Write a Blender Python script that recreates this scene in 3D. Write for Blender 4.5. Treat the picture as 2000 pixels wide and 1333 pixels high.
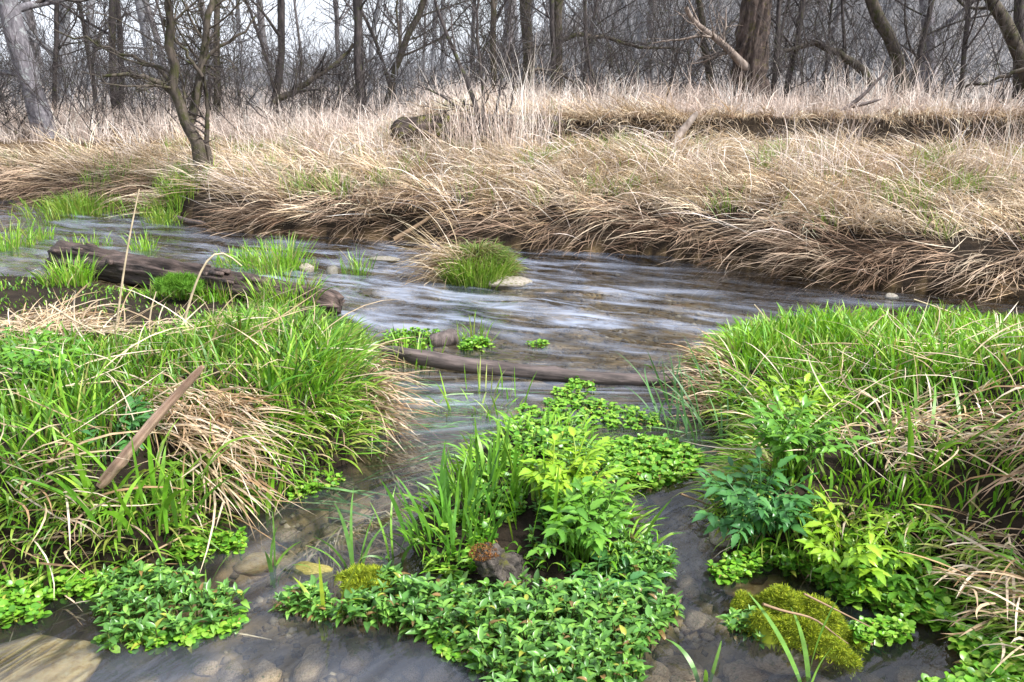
import bpy, math, random
import numpy as np
from mathutils import Matrix, Vector

for o in list(bpy.data.objects):
    bpy.data.objects.remove(o)
SC = bpy.context.scene
COL = SC.collection
RNG = np.random.default_rng(11)
random.seed(11)

# ------------------------------------------------------------------ camera
CAM_H = 1.4
PITCH = math.radians(17.8)
cam_data = bpy.data.cameras.new('camera')
cam_data.sensor_width = 36.0
cam_data.lens = 30.0
cam_data.clip_start = 0.05
cam_data.clip_end = 600.0
cam = bpy.data.objects.new('camera', cam_data)
COL.objects.link(cam)
cam.location = (0, 0, CAM_H)
cam.rotation_euler = (math.pi / 2 - PITCH, 0, 0)
SC.camera = cam

# ------------------------------------------------------------------ sky
SUN_EL, SUN_AZ = math.radians(48), math.radians(115)      # azimuth clockwise from +Y (to the right, a little behind)
world = bpy.data.worlds.new('World')
SC.world = world
world.use_nodes = True
nt = world.node_tree
nt.nodes.clear()
w_out = nt.nodes.new('ShaderNodeOutputWorld')
w_bg = nt.nodes.new('ShaderNodeBackground')
w_bg.inputs['Strength'].default_value = 0.085
sky = nt.nodes.new('ShaderNodeTexSky')
sky.sky_type = 'NISHITA'
sky.sun_disc = False
sky.sun_elevation = SUN_EL
sky.sun_rotation = SUN_AZ
sky.air_density = 1.0
sky.dust_density = 2.0
w_tc = nt.nodes.new('ShaderNodeTexCoord')
w_map = nt.nodes.new('ShaderNodeMapping')
w_map.inputs['Scale'].default_value = (1.5, 1.5, 3.5)
w_n = nt.nodes.new('ShaderNodeTexNoise')
w_n.inputs['Scale'].default_value = 2.2
w_n.inputs['Detail'].default_value = 6
w_r = nt.nodes.new('ShaderNodeValToRGB')
w_r.color_ramp.elements[0].position = 0.34
w_r.color_ramp.elements[0].color = (.35, .35, .35, 1)
w_r.color_ramp.elements[1].position = 0.66
w_r.color_ramp.elements[1].color = (.92, .92, .92, 1)
w_mix = nt.nodes.new('ShaderNodeMix')
w_mix.data_type = 'RGBA'
w_mix.inputs[7].default_value = (10.8, 11.4, 12.8, 1)          # bright thin cloud
nt.links.new(w_tc.outputs['Generated'], w_map.inputs['Vector'])
nt.links.new(w_map.outputs['Vector'], w_n.inputs['Vector'])
nt.links.new(w_n.outputs['Fac'], w_r.inputs['Fac'])
nt.links.new(w_r.outputs['Color'], w_mix.inputs[0])
nt.links.new(sky.outputs['Color'], w_mix.inputs[6])
nt.links.new(w_mix.outputs[2], w_bg.inputs['Color'])
nt.links.new(w_bg.outputs['Background'], w_out.inputs['Surface'])

sun_l = bpy.data.lights.new('sun', 'SUN')
sun_l.energy = 4.8
sun_l.angle = math.radians(11)
sun_l.color = (1.0, 0.97, 0.945)
sun = bpy.data.objects.new('sun', sun_l)
COL.objects.link(sun)
sd = Vector((math.sin(SUN_AZ) * math.cos(SUN_EL), math.cos(SUN_AZ) * math.cos(SUN_EL), math.sin(SUN_EL)))
sun.rotation_euler = (-sd).to_track_quat('-Z', 'Y').to_euler()
sun.location = sd * 40

SC.view_settings.view_transform = 'Standard'
SC.view_settings.look = 'None'
SC.view_settings.gamma = 1
SC.view_settings.use_curve_mapping = False
SC.view_settings.exposure = 0.68
SC.render.engine = 'CYCLES'
SC.cycles.transparent_max_bounces = 8
SC.cycles.debug_use_spatial_splits = True
SC.cycles.max_bounces = 5
SC.cycles.diffuse_bounces = 2
SC.cycles.glossy_bounces = 2
SC.cycles.transmission_bounces = 2

# ------------------------------------------------------------------ picking points
FPX = 2000 * 30.0 / 36.0
CP, SP = math.cos(PITCH), math.sin(PITCH)


def ray(u, v):
    dx = (u - 1000.0) / FPX
    dy = -(v - 666.5) / FPX
    return np.array([dx, CP + dy * SP, -SP + dy * CP])


def G(u, v, z=0.0):
    d = ray(u, v)
    t = (z - CAM_H) / d[2]
    return np.array([d[0] * t, d[1] * t, z])


def PY(u, v, Y):
    d = ray(u, v)
    t = Y / d[1]
    return np.array([d[0] * t, Y, CAM_H + d[2] * t])


def proj(x, y, z):
    zz = z - CAM_H
    dep = y * CP - zz * SP
    up = y * SP + zz * CP
    dep = np.where(dep < 0.05, 0.05, dep)
    return 1000 + FPX * x / dep, 666.5 - FPX * up / dep


def px(n, Y):                       # n photo pixels at depth Y, in metres
    return n * Y / FPX / CP


# ------------------------------------------------------------------ numeric helpers
_pt = np.random.default_rng(3).permutation(256)
_pt = np.concatenate([_pt, _pt, _pt])
_ga = np.random.default_rng(4).uniform(0, 2 * np.pi, 256)


def perlin(x, y, seed=0):
    x = np.asarray(x, float) + seed * 17.3
    y = np.asarray(y, float) + seed * 9.7
    xi = np.floor(x).astype(int)
    yi = np.floor(y).astype(int)
    xf, yf = x - xi, y - yi
    xi &= 255
    yi &= 255
    u = xf * xf * xf * (xf * (xf * 6 - 15) + 10)
    v = yf * yf * yf * (yf * (yf * 6 - 15) + 10)

    def g(ix, iy, fx, fy):
        a = _ga[_pt[_pt[ix & 255] + (iy & 255)]]
        return np.cos(a) * fx + np.sin(a) * fy
    a = g(xi, yi, xf, yf)
    b = g(xi + 1, yi, xf - 1, yf)
    c = g(xi, yi + 1, xf, yf - 1)
    d = g(xi + 1, yi + 1, xf - 1, yf - 1)
    return (a * (1 - u) + b * u) * (1 - v) + (c * (1 - u) + d * u) * v


def fbm(x, y, o=4, seed=0):
    r, a = 0, 1.0
    for k in range(o):
        r = r + a * perlin(x * 2 ** k, y * 2 ** k, seed + k)
        a *= .5
    return r


def sstep(x, a, b):
    t = np.clip((x - a) / (b - a), 0, 1)
    return t * t * (3 - 2 * t)


def seg_dist(x, y, pts, closed=True):
    n = len(pts)
    best = np.full(np.shape(x), 1e9)
    for i in range(n if closed else n - 1):
        ax, ay = pts[i][0], pts[i][1]
        bx, by = pts[(i + 1) % n][0], pts[(i + 1) % n][1]
        dx, dy = bx - ax, by - ay
        t = np.clip(((x - ax) * dx + (y - ay) * dy) / (dx * dx + dy * dy + 1e-12), 0, 1)
        best = np.minimum(best, np.hypot(x - ax - t * dx, y - ay - t * dy))
    return best


def inside(x, y, pts):
    r = np.zeros(np.shape(x), bool)
    n = len(pts)
    j = n - 1
    for i in range(n):
        xi, yi, xj, yj = pts[i][0], pts[i][1], pts[j][0], pts[j][1]
        c = ((yi > y) != (yj > y)) & (x < (xj - xi) * (y - yi) / (yj - yi + 1e-12) + xi)
        r ^= c
        j = i
    return r


def sdist(x, y, pts):               # positive inside
    d = seg_dist(x, y, pts)
    return np.where(inside(x, y, pts), d, -d)


def nrm(a):
    return a / (np.linalg.norm(a, axis=-1, keepdims=True) + 1e-9)


# ------------------------------------------------------------------ mesh helpers
class Geo:
    def __init__(s):
        s.v, s.q, s.t, s.c, s.n = [], [], [], [], 0

    def add(s, V, Q=None, T=None, C=(.5, .5, .5)):
        V = np.asarray(V, float).reshape(-1, 3)
        C = np.asarray(C, float)
        if C.ndim == 1:
            C = np.broadcast_to(C, (len(V), 3))
        s.v.append(V)
        s.c.append(C)
        if Q is not None and len(Q):
            s.q.append(np.asarray(Q, int).reshape(-1, 4) + s.n)
        if T is not None and len(T):
            s.t.append(np.asarray(T, int).reshape(-1, 3) + s.n)
        s.n += len(V)
        return s

    def mesh(s, name, origin=(0, 0, 0), smooth=True):
        V = np.concatenate(s.v) - np.asarray(origin, float)
        C = np.concatenate(s.c)
        Q = np.concatenate(s.q) if s.q else np.zeros((0, 4), int)
        T = np.concatenate(s.t) if s.t else np.zeros((0, 3), int)
        me = bpy.data.meshes.new(name)
        nl = Q.size + T.size
        npoly = len(Q) + len(T)
        me.vertices.add(len(V))
        me.vertices.foreach_set('co', V.astype(np.float32).ravel())
        me.loops.add(nl)
        me.loops.foreach_set('vertex_index', np.concatenate([Q.ravel(), T.ravel()]).astype(np.int32))
        me.polygons.add(npoly)
        st = np.concatenate([np.arange(len(Q)) * 4, Q.size + np.arange(len(T)) * 3]).astype(np.int32)
        me.polygons.foreach_set('loop_start', st)
        if smooth:
            me.polygons.foreach_set('use_smooth', np.ones(npoly, bool))
        at = me.color_attributes.new('Col', 'FLOAT_COLOR', 'POINT')
        ca = np.ones((len(V), 4), np.float32)
        ca[:, :3] = C
        at.data.foreach_set('color', ca.ravel())
        me.update(calc_edges=True)
        me.validate()
        return me


def tag(o, label=None, cat=None, group=None, kind=None):
    if label:
        o['label'] = label
    if cat:
        o['category'] = cat
    if group:
        o['group'] = group
    if kind:
        o['kind'] = kind
    return o


def link(name, me, mat=None, parent=None, origin=(0, 0, 0)):
    if mat is not None and not me.materials:
        me.materials.append(mat)
    o = bpy.data.objects.new(name, me)
    COL.objects.link(o)
    if parent is not None:
        o.parent = parent
        pl = WORLD[parent.name]
        WORLD[o.name] = np.asarray(origin, float)
        o.location = Vector(np.asarray(origin, float) - pl)
    else:
        WORLD[o.name] = np.asarray(origin, float)
        o.location = Vector(origin)
    return o


WORLD = {}


def build(name, geo, mat, parent=None, origin=None, smooth=True):
    if origin is None:
        origin = WORLD[parent.name] if parent is not None else (0, 0, 0)
    return link(name, geo.mesh(name, origin, smooth), mat, parent, origin)


def thing(name, label, cat, loc, group=None):
    o = bpy.data.objects.new(name, None)
    o.empty_display_size = .1
    COL.objects.link(o)
    o.location = Vector(loc)
    WORLD[o.name] = np.asarray(loc, float)
    return tag(o, label, cat, group)


def tubes(P, R, S=6, C=(.5, .5, .5), cap=True):
    """P (N,K,3) centre lines, R (N,K) radii -> V, Q, C"""
    P = np.asarray(P, float)
    if P.ndim == 2:
        P = P[None]
        R = np.asarray(R, float)[None]
    N, K, _ = P.shape
    T = np.empty_like(P)
    T[:, 1:-1] = P[:, 2:] - P[:, :-2]
    T[:, 0] = P[:, 1] - P[:, 0]
    T[:, -1] = P[:, -1] - P[:, -2]
    T = nrm(T)
    avg = nrm(P[:, -1] - P[:, 0])
    ref = np.where(np.abs(avg[:, 2:3]) > .75, np.array([[1., 0, 0]]), np.array([[0, 0, 1.]]))[:, None, :]
    A = nrm(np.cross(T, np.broadcast_to(ref, T.shape)))
    B = np.cross(T, A)
    th = np.arange(S) / S * 2 * np.pi
    V = P[:, :, None, :] + R[:, :, None, None] * (np.cos(th)[None, None, :, None] * A[:, :, None, :] + np.sin(th)[None, None, :, None] * B[:, :, None, :])
    i = np.arange(N)[:, None, None] * K * S
    k = np.arange(K - 1)[None, :, None] * S
    s = np.arange(S)[None, None, :]
    s2 = (s + 1) % S
    Q = np.stack(np.broadcast_arrays(i + k + s, i + k + s2, i + k + S + s2, i + k + S + s), -1).reshape(-1, 4)
    C = np.asarray(C, float)
    if C.ndim == 2:
        C = np.repeat(C, K * S, axis=0)
    return V.reshape(-1, 3), Q, C


def tube_cap(geo, V, S, K, C):      # closes both ends of the only tube in V
    for k in (0, K - 1):
        ring = V.reshape(K, S, 3)[k]
        c = ring.mean(0)
        VV = np.vstack([ring, c])
        Tn = [[i, (i + 1) % S, S] for i in range(S)]
        if k == 0:
            Tn = [t[::-1] for t in Tn]
        geo.add(VV, T=Tn, C=C)


def resample(pts, K):
    pts = np.asarray(pts, float)
    # catmull-rom like smoothing through cumulative length
    d = np.r_[0, np.cumsum(np.linalg.norm(np.diff(pts, axis=0), axis=1))]
    t = np.linspace(0, d[-1], K)
    out = np.stack([np.interp(t, d, pts[:, i]) for i in range(3)], 1)
    for _ in range(2):
        out[1:-1] = .25 * out[:-2] + .5 * out[1:-1] + .25 * out[2:]
    return out


def blades(root, L, W, az, th0, th1, C, K=5, pw=1.4, twist=.6, rng=RNG, base=.55):
    root = np.asarray(root, float).reshape(-1, 3)
    N = len(root)
    f = lambda a: np.broadcast_to(np.asarray(a, float), (N,))
    L, W, az, th0, th1 = f(L), f(W), f(az), f(th0), f(th1)
    s = np.linspace(0, 1, K + 1)
    sm = (s[1:] + s[:-1]) / 2
    th = th0[:, None] + (th1 - th0)[:, None] * sm[None] ** pw
    azk = az[:, None] + rng.normal(0, .12, (N, 1)) * sm[None] * 3
    D = np.stack([np.sin(th) * np.cos(azk), np.sin(th) * np.sin(azk), np.cos(th)], -1)
    P = np.concatenate([np.zeros((N, 1, 3)), np.cumsum(D * (L / K)[:, None, None], 1)], 1) + root[:, None]
    D2 = np.concatenate([D[:, :1], D], 1)
    side = np.stack([-np.sin(az), np.cos(az), np.zeros(N)], -1)[:, None, :] * np.ones((1, K + 1, 1))
    nor = np.cross(D2, side)
    tw = rng.normal(0, twist, (N, 1, 1)) + rng.normal(0, twist * .5, (N, 1, 1)) * s[None, :, None]
    wd = np.cos(tw) * side + np.sin(tw) * nor
    prof = np.interp(s, [0, .25, .55, .85, 1], [base, .95, 1, .55, .04])
    hw = (W[:, None] * prof[None] * .5)[..., None] * wd
    V = np.stack([P - hw, P + hw], 2)                      # N,K+1,2,3
    i = np.arange(N)[:, None] * (K + 1) * 2
    k = np.arange(K)[None] * 2
    b = i + k
    Q = np.stack([b, b + 1, b + 3, b + 2], -1).reshape(-1, 4)
    C = np.asarray(C, float)
    if C.ndim == 1:
        C = np.broadcast_to(C, (N, 3))
    return V.reshape(-1, 3), Q, np.repeat(C, (K + 1) * 2, axis=0)


def mixcol(N, cols, w=None, jit=.12, rng=RNG):
    cols = np.asarray(cols, float)
    idx = rng.choice(len(cols), N, p=None if w is None else np.asarray(w) / np.sum(w))
    j = rng.choice(len(cols), N)
    t = rng.uniform(0, .4, (N, 1))
    c = cols[idx] * (1 - t) + cols[j] * t
    return np.clip(c * rng.normal(1, jit, (N, 1)), .004, .95)


# ------------------------------------------------------------------ materials
def new_mat(name):
    m = bpy.data.materials.new(name)
    m.use_nodes = True
    n = m.node_tree
    n.nodes.clear()
    out = n.nodes.new('ShaderNodeOutputMaterial')
    return m, n, out


def nd(n, t, **kw):
    x = n.nodes.new('ShaderNode' + t)
    for k, v in kw.items():
        x.inputs[k.replace('_', ' ')].default_value = v
    return x


def ramp(n, stops):
    r = n.nodes.new('ShaderNodeValToRGB')
    e = r.color_ramp.elements
    while len(e) < len(stops):
        e.new(.5)
    for a, (p, c) in zip(e, stops):
        a.position = p
        a.color = (*c, 1) if len(c) == 3 else c
    return r


def mixc(n, a, b, fac, blend='MIX'):
    m = n.nodes.new('ShaderNodeMix')
    m.data_type = 'RGBA'
    m.blend_type = blend
    for sock, val in ((0, fac), (6, a), (7, b)):
        if isinstance(val, bpy.types.NodeSocket):
            n.links.new(val, m.inputs[sock])
        else:
            m.inputs[sock].default_value = val if sock == 0 else (*val, 1)
    return m.outputs[2]


def plant_mat(name, trans=.35, rough=.45, spec=.4, obj_var=0.0, vscale=40, tint=(1.15, 1.1, .6)):
    m, n, out = new_mat(name)
    L = n.links.new
    at = n.nodes.new('ShaderNodeAttribute')
    at.attribute_name = 'Col'
    tc = n.nodes.new('ShaderNodeTexCoord')
    no = nd(n, 'TexNoise', Scale=vscale, Detail=3)
    L(tc.outputs['Object'], no.inputs['Vector'])
    r = ramp(n, [(.3, (.72, .72, .70)), (.7, (1.22, 1.2, 1.15))])
    L(no.outputs['Fac'], r.inputs['Fac'])
    c = mixc(n, at.outputs['Color'], r.outputs['Color'], 1.0, 'MULTIPLY')
    if obj_var:
        oi = n.nodes.new('ShaderNodeObjectInfo')
        r2 = ramp(n, [(0, (1 - obj_var, 1 - obj_var * .8, 1 - obj_var)), (1, (1 + obj_var, 1 + obj_var * .8, 1 + obj_var * .5))])
        L(oi.outputs['Random'], r2.inputs['Fac'])
        c = mixc(n, c, r2.outputs['Color'], 1.0, 'MULTIPLY')
    p = nd(n, 'BsdfPrincipled', Roughness=rough)
    p.inputs['Specular IOR Level'].default_value = spec
    L(c, p.inputs['Base Color'])
    t = n.nodes.new('ShaderNodeBsdfTranslucent')
    L(mixc(n, c, tint, 1.0, 'MULTIPLY'), t.inputs['Color'])
    mx = n.nodes.new('ShaderNodeMixShader')
    mx.inputs[0].default_value = trans
    L(p.outputs[0], mx.inputs[1])
    L(t.outputs[0], mx.inputs[2])
    L(mx.outputs[0], out.inputs['Surface'])
    return m


def bark_mat(name, dark, light, moss=None, moss_amt=.0, scale=14, stretch=.22, bump=.6, wet=0.0, attr=False):
    m, n, out = new_mat(name)
    L = n.links.new
    tc = n.nodes.new('ShaderNodeTexCoord')
    mp = n.nodes.new('ShaderNodeMapping')
    mp.inputs['Scale'].default_value = (1, 1, stretch)
    L(tc.outputs['Object'], mp.inputs['Vector'])
    n1 = nd(n, 'TexNoise', Scale=scale, Detail=8, Roughness=.65)
    L(mp.outputs[0], n1.inputs['Vector'])
    n2 = nd(n, 'TexNoise', Scale=scale * .28, Detail=4)
    L(tc.outputs['Object'], n2.inputs['Vector'])
    r = ramp(n, [(.32, dark), (.52, tuple(.5 * (a + b) for a, b in zip(dark, light))), (.7, light)])
    L(n1.outputs['Fac'], r.inputs['Fac'])
    c = r.outputs['Color']
    rr = ramp(n, [(.35, (.75, .75, .75)), (.7, (1.25, 1.2, 1.2))])
    L(n2.outputs['Fac'], rr.inputs['Fac'])
    c = mixc(n, c, rr.outputs['Color'], 1.0, 'MULTIPLY')
    if attr:
        at = n.nodes.new('ShaderNodeAttribute')
        at.attribute_name = 'Col'
        c = mixc(n, c, at.outputs['Color'], 1.0, 'MULTIPLY')
    if moss:
        n3 = nd(n, 'TexNoise', Scale=scale * .45, Detail=6, Roughness=.7)
        L(tc.outputs['Object'], n3.inputs['Vector'])
        mr = ramp(n, [(.62 - moss_amt * .35, (0, 0, 0)), (.74 - moss_amt * .3, (1, 1, 1))])
        L(n3.outputs['Fac'], mr.inputs['Fac'])
        c = mixc(n, c, moss, mr.outputs['Color'])
    p = nd(n, 'BsdfPrincipled', Roughness=.85 - wet * .5)
    p.inputs['Specular IOR Level'].default_value = .25 + wet * .4
    L(c, p.inputs['Base Color'])
    b = nd(n, 'Bump', Strength=bump, Distance=.02)
    L(n1.outputs['Fac'], b.inputs['Height'])
    L(b.outputs[0], p.inputs['Normal'])
    L(p.outputs[0], out.inputs['Surface'])
    return m


def stone_mat(name, c1, c2, c3=None, moss=None, moss_amt=.4, scale=9, rough=.6):
    m, n, out = new_mat(name)
    L = n.links.new
    tc = n.nodes.new('ShaderNodeTexCoord')
    oi = n.nodes.new('ShaderNodeObjectInfo')
    va = n.nodes.new('ShaderNodeVectorMath')
    va.operation = 'ADD'
    vs = n.nodes.new('ShaderNodeVectorMath')
    vs.operation = 'SCALE'
    vs.inputs['Scale'].default_value = 37
    L(oi.outputs['Location'], vs.inputs[0])
    L(tc.outputs['Object'], va.inputs[0])
    L(vs.outputs[0], va.inputs[1])
    n1 = nd(n, 'TexNoise', Scale=scale, Detail=9, Roughness=.65, Distortion=.4)
    L(va.outputs[0], n1.inputs['Vector'])
    r = ramp(n, [(.3, c1), (.5, c2), (.7, c3 or c2)])
    L(n1.outputs['Fac'], r.inputs['Fac'])
    c = r.outputs['Color']
    r2 = ramp(n, [(0, (.6, .6, .6)), (1, (1.35, 1.25, 1.15))])
    L(oi.outputs['Random'], r2.inputs['Fac'])
    c = mixc(n, c, r2.outputs['Color'], 1.0, 'MULTIPLY')
    if moss:
        n3 = nd(n, 'TexNoise', Scale=scale * .6, Detail=5)
        L(va.outputs[0], n3.inputs['Vector'])
        mr = ramp(n, [(.6 - moss_amt * .3, (0, 0, 0)), (.72 - moss_amt * .3, (1, 1, 1))])
        L(n3.outputs['Fac'], mr.inputs['Fac'])
        c = mixc(n, c, moss, mr.outputs['Color'])
    p = nd(n, 'BsdfPrincipled', Roughness=rough)
    L(c, p.inputs['Base Color'])
    b = nd(n, 'Bump', Strength=.5, Distance=.01)
    L(n1.outputs['Fac'], b.inputs['Height'])
    L(b.outputs[0], p.inputs['Normal'])
    L(p.outputs[0], out.inputs['Surface'])
    return m


def ground_mat():
    m, n, out = new_mat('earth_and_litter')
    L = n.links.new
    at = n.nodes.new('ShaderNodeAttribute')
    at.attribute_name = 'Col'
    tc = n.nodes.new('ShaderNodeTexCoord')
    n1 = nd(n, 'TexNoise', Scale=9, Detail=10, Roughness=.7)
    n2 = nd(n, 'TexVoronoi', Scale=14)
    L(tc.outputs['Object'], n1.inputs['Vector'])
    L(tc.outputs['Object'], n2.inputs['Vector'])
    r = ramp(n, [(.3, (.45, .43, .42)), (.55, (1, .98, .95)), (.75, (1.7, 1.6, 1.45))])
    L(n1.outputs['Fac'], r.inputs['Fac'])
    c = mixc(n, at.outputs['Color'], r.outputs['Color'], 1.0, 'MULTIPLY')
    r2 = ramp(n, [(0, (.7, .7, .7)), (1, (1.4, 1.3, 1.15))])
    L(n2.outputs['Color'], r2.inputs['Fac'])
    c = mixc(n, c, r2.outputs['Color'], .6, 'MULTIPLY')
    p = nd(n, 'BsdfPrincipled', Roughness=.9)
    p.inputs['Specular IOR Level'].default_value = .15
    L(c, p.inputs['Base Color'])
    b = nd(n, 'Bump', Strength=.7, Distance=.03)
    L(n1.outputs['Fac'], b.inputs['Height'])
    L(b.outputs[0], p.inputs['Normal'])
    L(p.outputs[0], out.inputs['Surface'])
    return m


def water_mat():
    m, n, out = new_mat('flowing_water')
    L = n.links.new
    at = n.nodes.new('ShaderNodeAttribute')
    at.attribute_name = 'Col'                       # r: churned water and painted sky sheen, g/b: coordinates along / across the flow
    sx = n.nodes.new('ShaderNodeSeparateColor')
    L(at.outputs['Color'], sx.inputs[0])
    cv = n.nodes.new('ShaderNodeCombineXYZ')
    L(sx.outputs[1], cv.inputs[0])
    L(sx.outputs[2], cv.inputs[1])

    def streak(sc, sa, sb, det, dist):
        mp = n.nodes.new('ShaderNodeMapping')
        mp.inputs['Scale'].default_value = (sa, sb, 1)
        L(cv.outputs[0], mp.inputs['Vector'])
        x = nd(n, 'TexNoise', Scale=sc, Detail=det, Roughness=.55, Distortion=dist)
        L(mp.outputs[0], x.inputs['Vector'])
        return x.outputs['Fac']
    s1 = streak(1.0, 1.5, 6.0, 3, .9)
    s2 = streak(1.0, 4.0, 18.0, 3, .5)
    s3 = streak(1.0, 1.3, 5.0, 3, 1.0)
    b1 = nd(n, 'Bump', Strength=1.0, Distance=.07)
    L(s1, b1.inputs['Height'])
    b2 = nd(n, 'Bump', Strength=.6, Distance=.012)
    L(s2, b2.inputs['Height'])
    L(b1.outputs[0], b2.inputs['Normal'])
    ge = n.nodes.new('ShaderNodeNewGeometry')
    sy = n.nodes.new('ShaderNodeSeparateXYZ')
    L(ge.outputs['Position'], sy.inputs[0])
    for bnode, lo, hi in ((b1, .22, 1.0), (b2, .06, .8)):      # the shallow side channel runs smoother than the main stream
        mr_ = n.nodes.new('ShaderNodeMapRange')
        mr_.inputs['From Min'].default_value = 2.4
        mr_.inputs['From Max'].default_value = 4.4
        mr_.inputs['To Min'].default_value = lo
        mr_.inputs['To Max'].default_value = hi
        L(sy.outputs[1], mr_.inputs['Value'])
        L(mr_.outputs[0], bnode.inputs['Strength'])
    nor = b2.outputs[0]
    tr = n.nodes.new('ShaderNodeBsdfTransparent')
    tr.inputs['Color'].default_value = (.85, .90, .91, 1)
    gl = nd(n, 'BsdfGlossy', Roughness=.06)
    gl.inputs['Color'].default_value = (1, 1, 1, 1)
    L(nor, gl.inputs['Normal'])
    fr = nd(n, 'Fresnel', IOR=1.48)
    L(nor, fr.inputs['Normal'])
    mx = n.nodes.new('ShaderNodeMixShader')
    L(fr.outputs[0], mx.inputs[0])
    L(tr.outputs[0], mx.inputs[1])
    L(gl.outputs[0], mx.inputs[2])
    # aerated silky water; its blue lavender also paints in reflected sky
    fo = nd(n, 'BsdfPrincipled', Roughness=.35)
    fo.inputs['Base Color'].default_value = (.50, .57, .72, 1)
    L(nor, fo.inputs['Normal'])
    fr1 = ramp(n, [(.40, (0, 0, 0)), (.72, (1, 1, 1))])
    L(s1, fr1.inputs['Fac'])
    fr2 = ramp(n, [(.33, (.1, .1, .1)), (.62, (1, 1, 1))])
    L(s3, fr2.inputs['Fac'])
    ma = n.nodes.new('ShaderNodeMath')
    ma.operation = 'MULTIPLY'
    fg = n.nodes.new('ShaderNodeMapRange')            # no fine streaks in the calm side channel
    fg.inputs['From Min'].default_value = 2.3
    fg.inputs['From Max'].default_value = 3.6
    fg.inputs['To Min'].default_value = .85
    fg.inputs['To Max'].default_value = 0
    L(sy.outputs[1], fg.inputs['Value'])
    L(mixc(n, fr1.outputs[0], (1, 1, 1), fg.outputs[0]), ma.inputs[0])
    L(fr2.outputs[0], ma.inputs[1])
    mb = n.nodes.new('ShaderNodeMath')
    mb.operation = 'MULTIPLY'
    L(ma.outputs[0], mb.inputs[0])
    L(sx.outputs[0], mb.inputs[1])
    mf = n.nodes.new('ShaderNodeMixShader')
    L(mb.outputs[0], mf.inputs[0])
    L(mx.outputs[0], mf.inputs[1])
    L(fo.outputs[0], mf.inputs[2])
    L(mf.outputs[0], out.inputs['Surface'])
    return m


M_GRASS = plant_mat('fresh_grass', .27, .40, .5)
M_DRY = plant_mat('dry_grass', .15, .7, .2, vscale=25, tint=(1, .97, .95))
M_LEAF = plant_mat('broad_leaf', .25, .34, .5, obj_var=.22, vscale=60)
M_MOSS = plant_mat('moss', .3, .8, .1)
M_GROUND = ground_mat()
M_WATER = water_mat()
M_BARK = bark_mat('grey_bark', (.07, .065, .068), (.28, .265, .265), None, 0, 22)
M_BARKM = bark_mat('mossy_bark', (.03, .026, .022), (.15, .125, .10), (.05, .052, .018), .4, 22)
M_BARKD = bark_mat('dark_bark', (.022, .019, .02), (.115, .10, .095), (.07, .08, .03), .2, 24)
M_LICHEN = bark_mat('lichen_bark', (.07, .065, .075), (.30, .29, .31), (.34, .36, .36), .25, 26)
M_HAZEBARK = bark_mat('haze_paled_bark', (.14, .145, .155), (.36, .37, .39), None, 0, 10)  # haze of the far wood put into the bark colour
M_SNAG = bark_mat('rotten_bark', (.014, .011, .010), (.17, .13, .11), (.09, .08, .025), .2, 22, .3, 1.0)
M_DEADWOOD = bark_mat('grey_deadwood', (.12, .09, .07), (.42, .36, .31), None, 0, 18, .15)
M_STUMP = bark_mat('grey_rotten_wood', (.03, .026, .022), (.19, .165, .14), (.10, .10, .02), .25, 40, 1, 1.0)
M_MLOG = bark_mat('mossy_log_bark', (.018, .014, .012), (.13, .10, .085), (.11, .11, .02), .3, 24, .2, 1.0)
M_LOG = bark_mat('rotten_wet_log', (.012, .009, .008), (.17, .125, .105), None, 0, 30, .12, 1.0, .25)
M_POLE = bark_mat('peeled_stick', (.17, .10, .065), (.58, .43, .31), None, 0, 60, .05, .6)
M_BRANCH = bark_mat('wet_branch', (.035, .028, .026), (.20, .16, .145), None, 0, 34, .12, .6, .4)
M_STONE = stone_mat('bed_stone', (.17, .11, .06), (.40, .29, .17), (.56, .45, .32), (.12, .12, .03), .12)
M_TAN = stone_mat('tan_stone', (.36, .22, .07), (.55, .40, .18), (.60, .50, .30), None, 0, 6)
M_GREYST = stone_mat('grey_stone', (.12, .11, .10), (.30, .28, .25), (.46, .43, .38), (.12, .12, .03), .25, 14)
M_GREENST = stone_mat('algae_stone', (.10, .10, .03), (.26, .24, .06), (.36, .31, .10), None, 0, 8)

# greens and straws (base colours)
GREENS = [(.14, .34, .022), (.19, .42, .03), (.09, .25, .022), (.27, .46, .05), (.07, .19, .03)]
LUSH = [(.17, .41, .022), (.23, .48, .03), (.11, .31, .025), (.31, .51, .06)]
BLUEG = [(.06, .19, .05), (.09, .25, .05), (.05, .15, .04)]
STRAW = [(.60, .47, .31), (.68, .56, .42), (.48, .36, .23), (.74, .64, .51), (.38, .28, .17)]
PALE = [(.74, .64, .59), (.84, .76, .71), (.62, .52, .46), (.70, .57, .50)]
BROWN = [(.23, .15, .10), (.32, .22, .155), (.16, .10, .07), (.42, .30, .215), (.10, .065, .048)]

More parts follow.
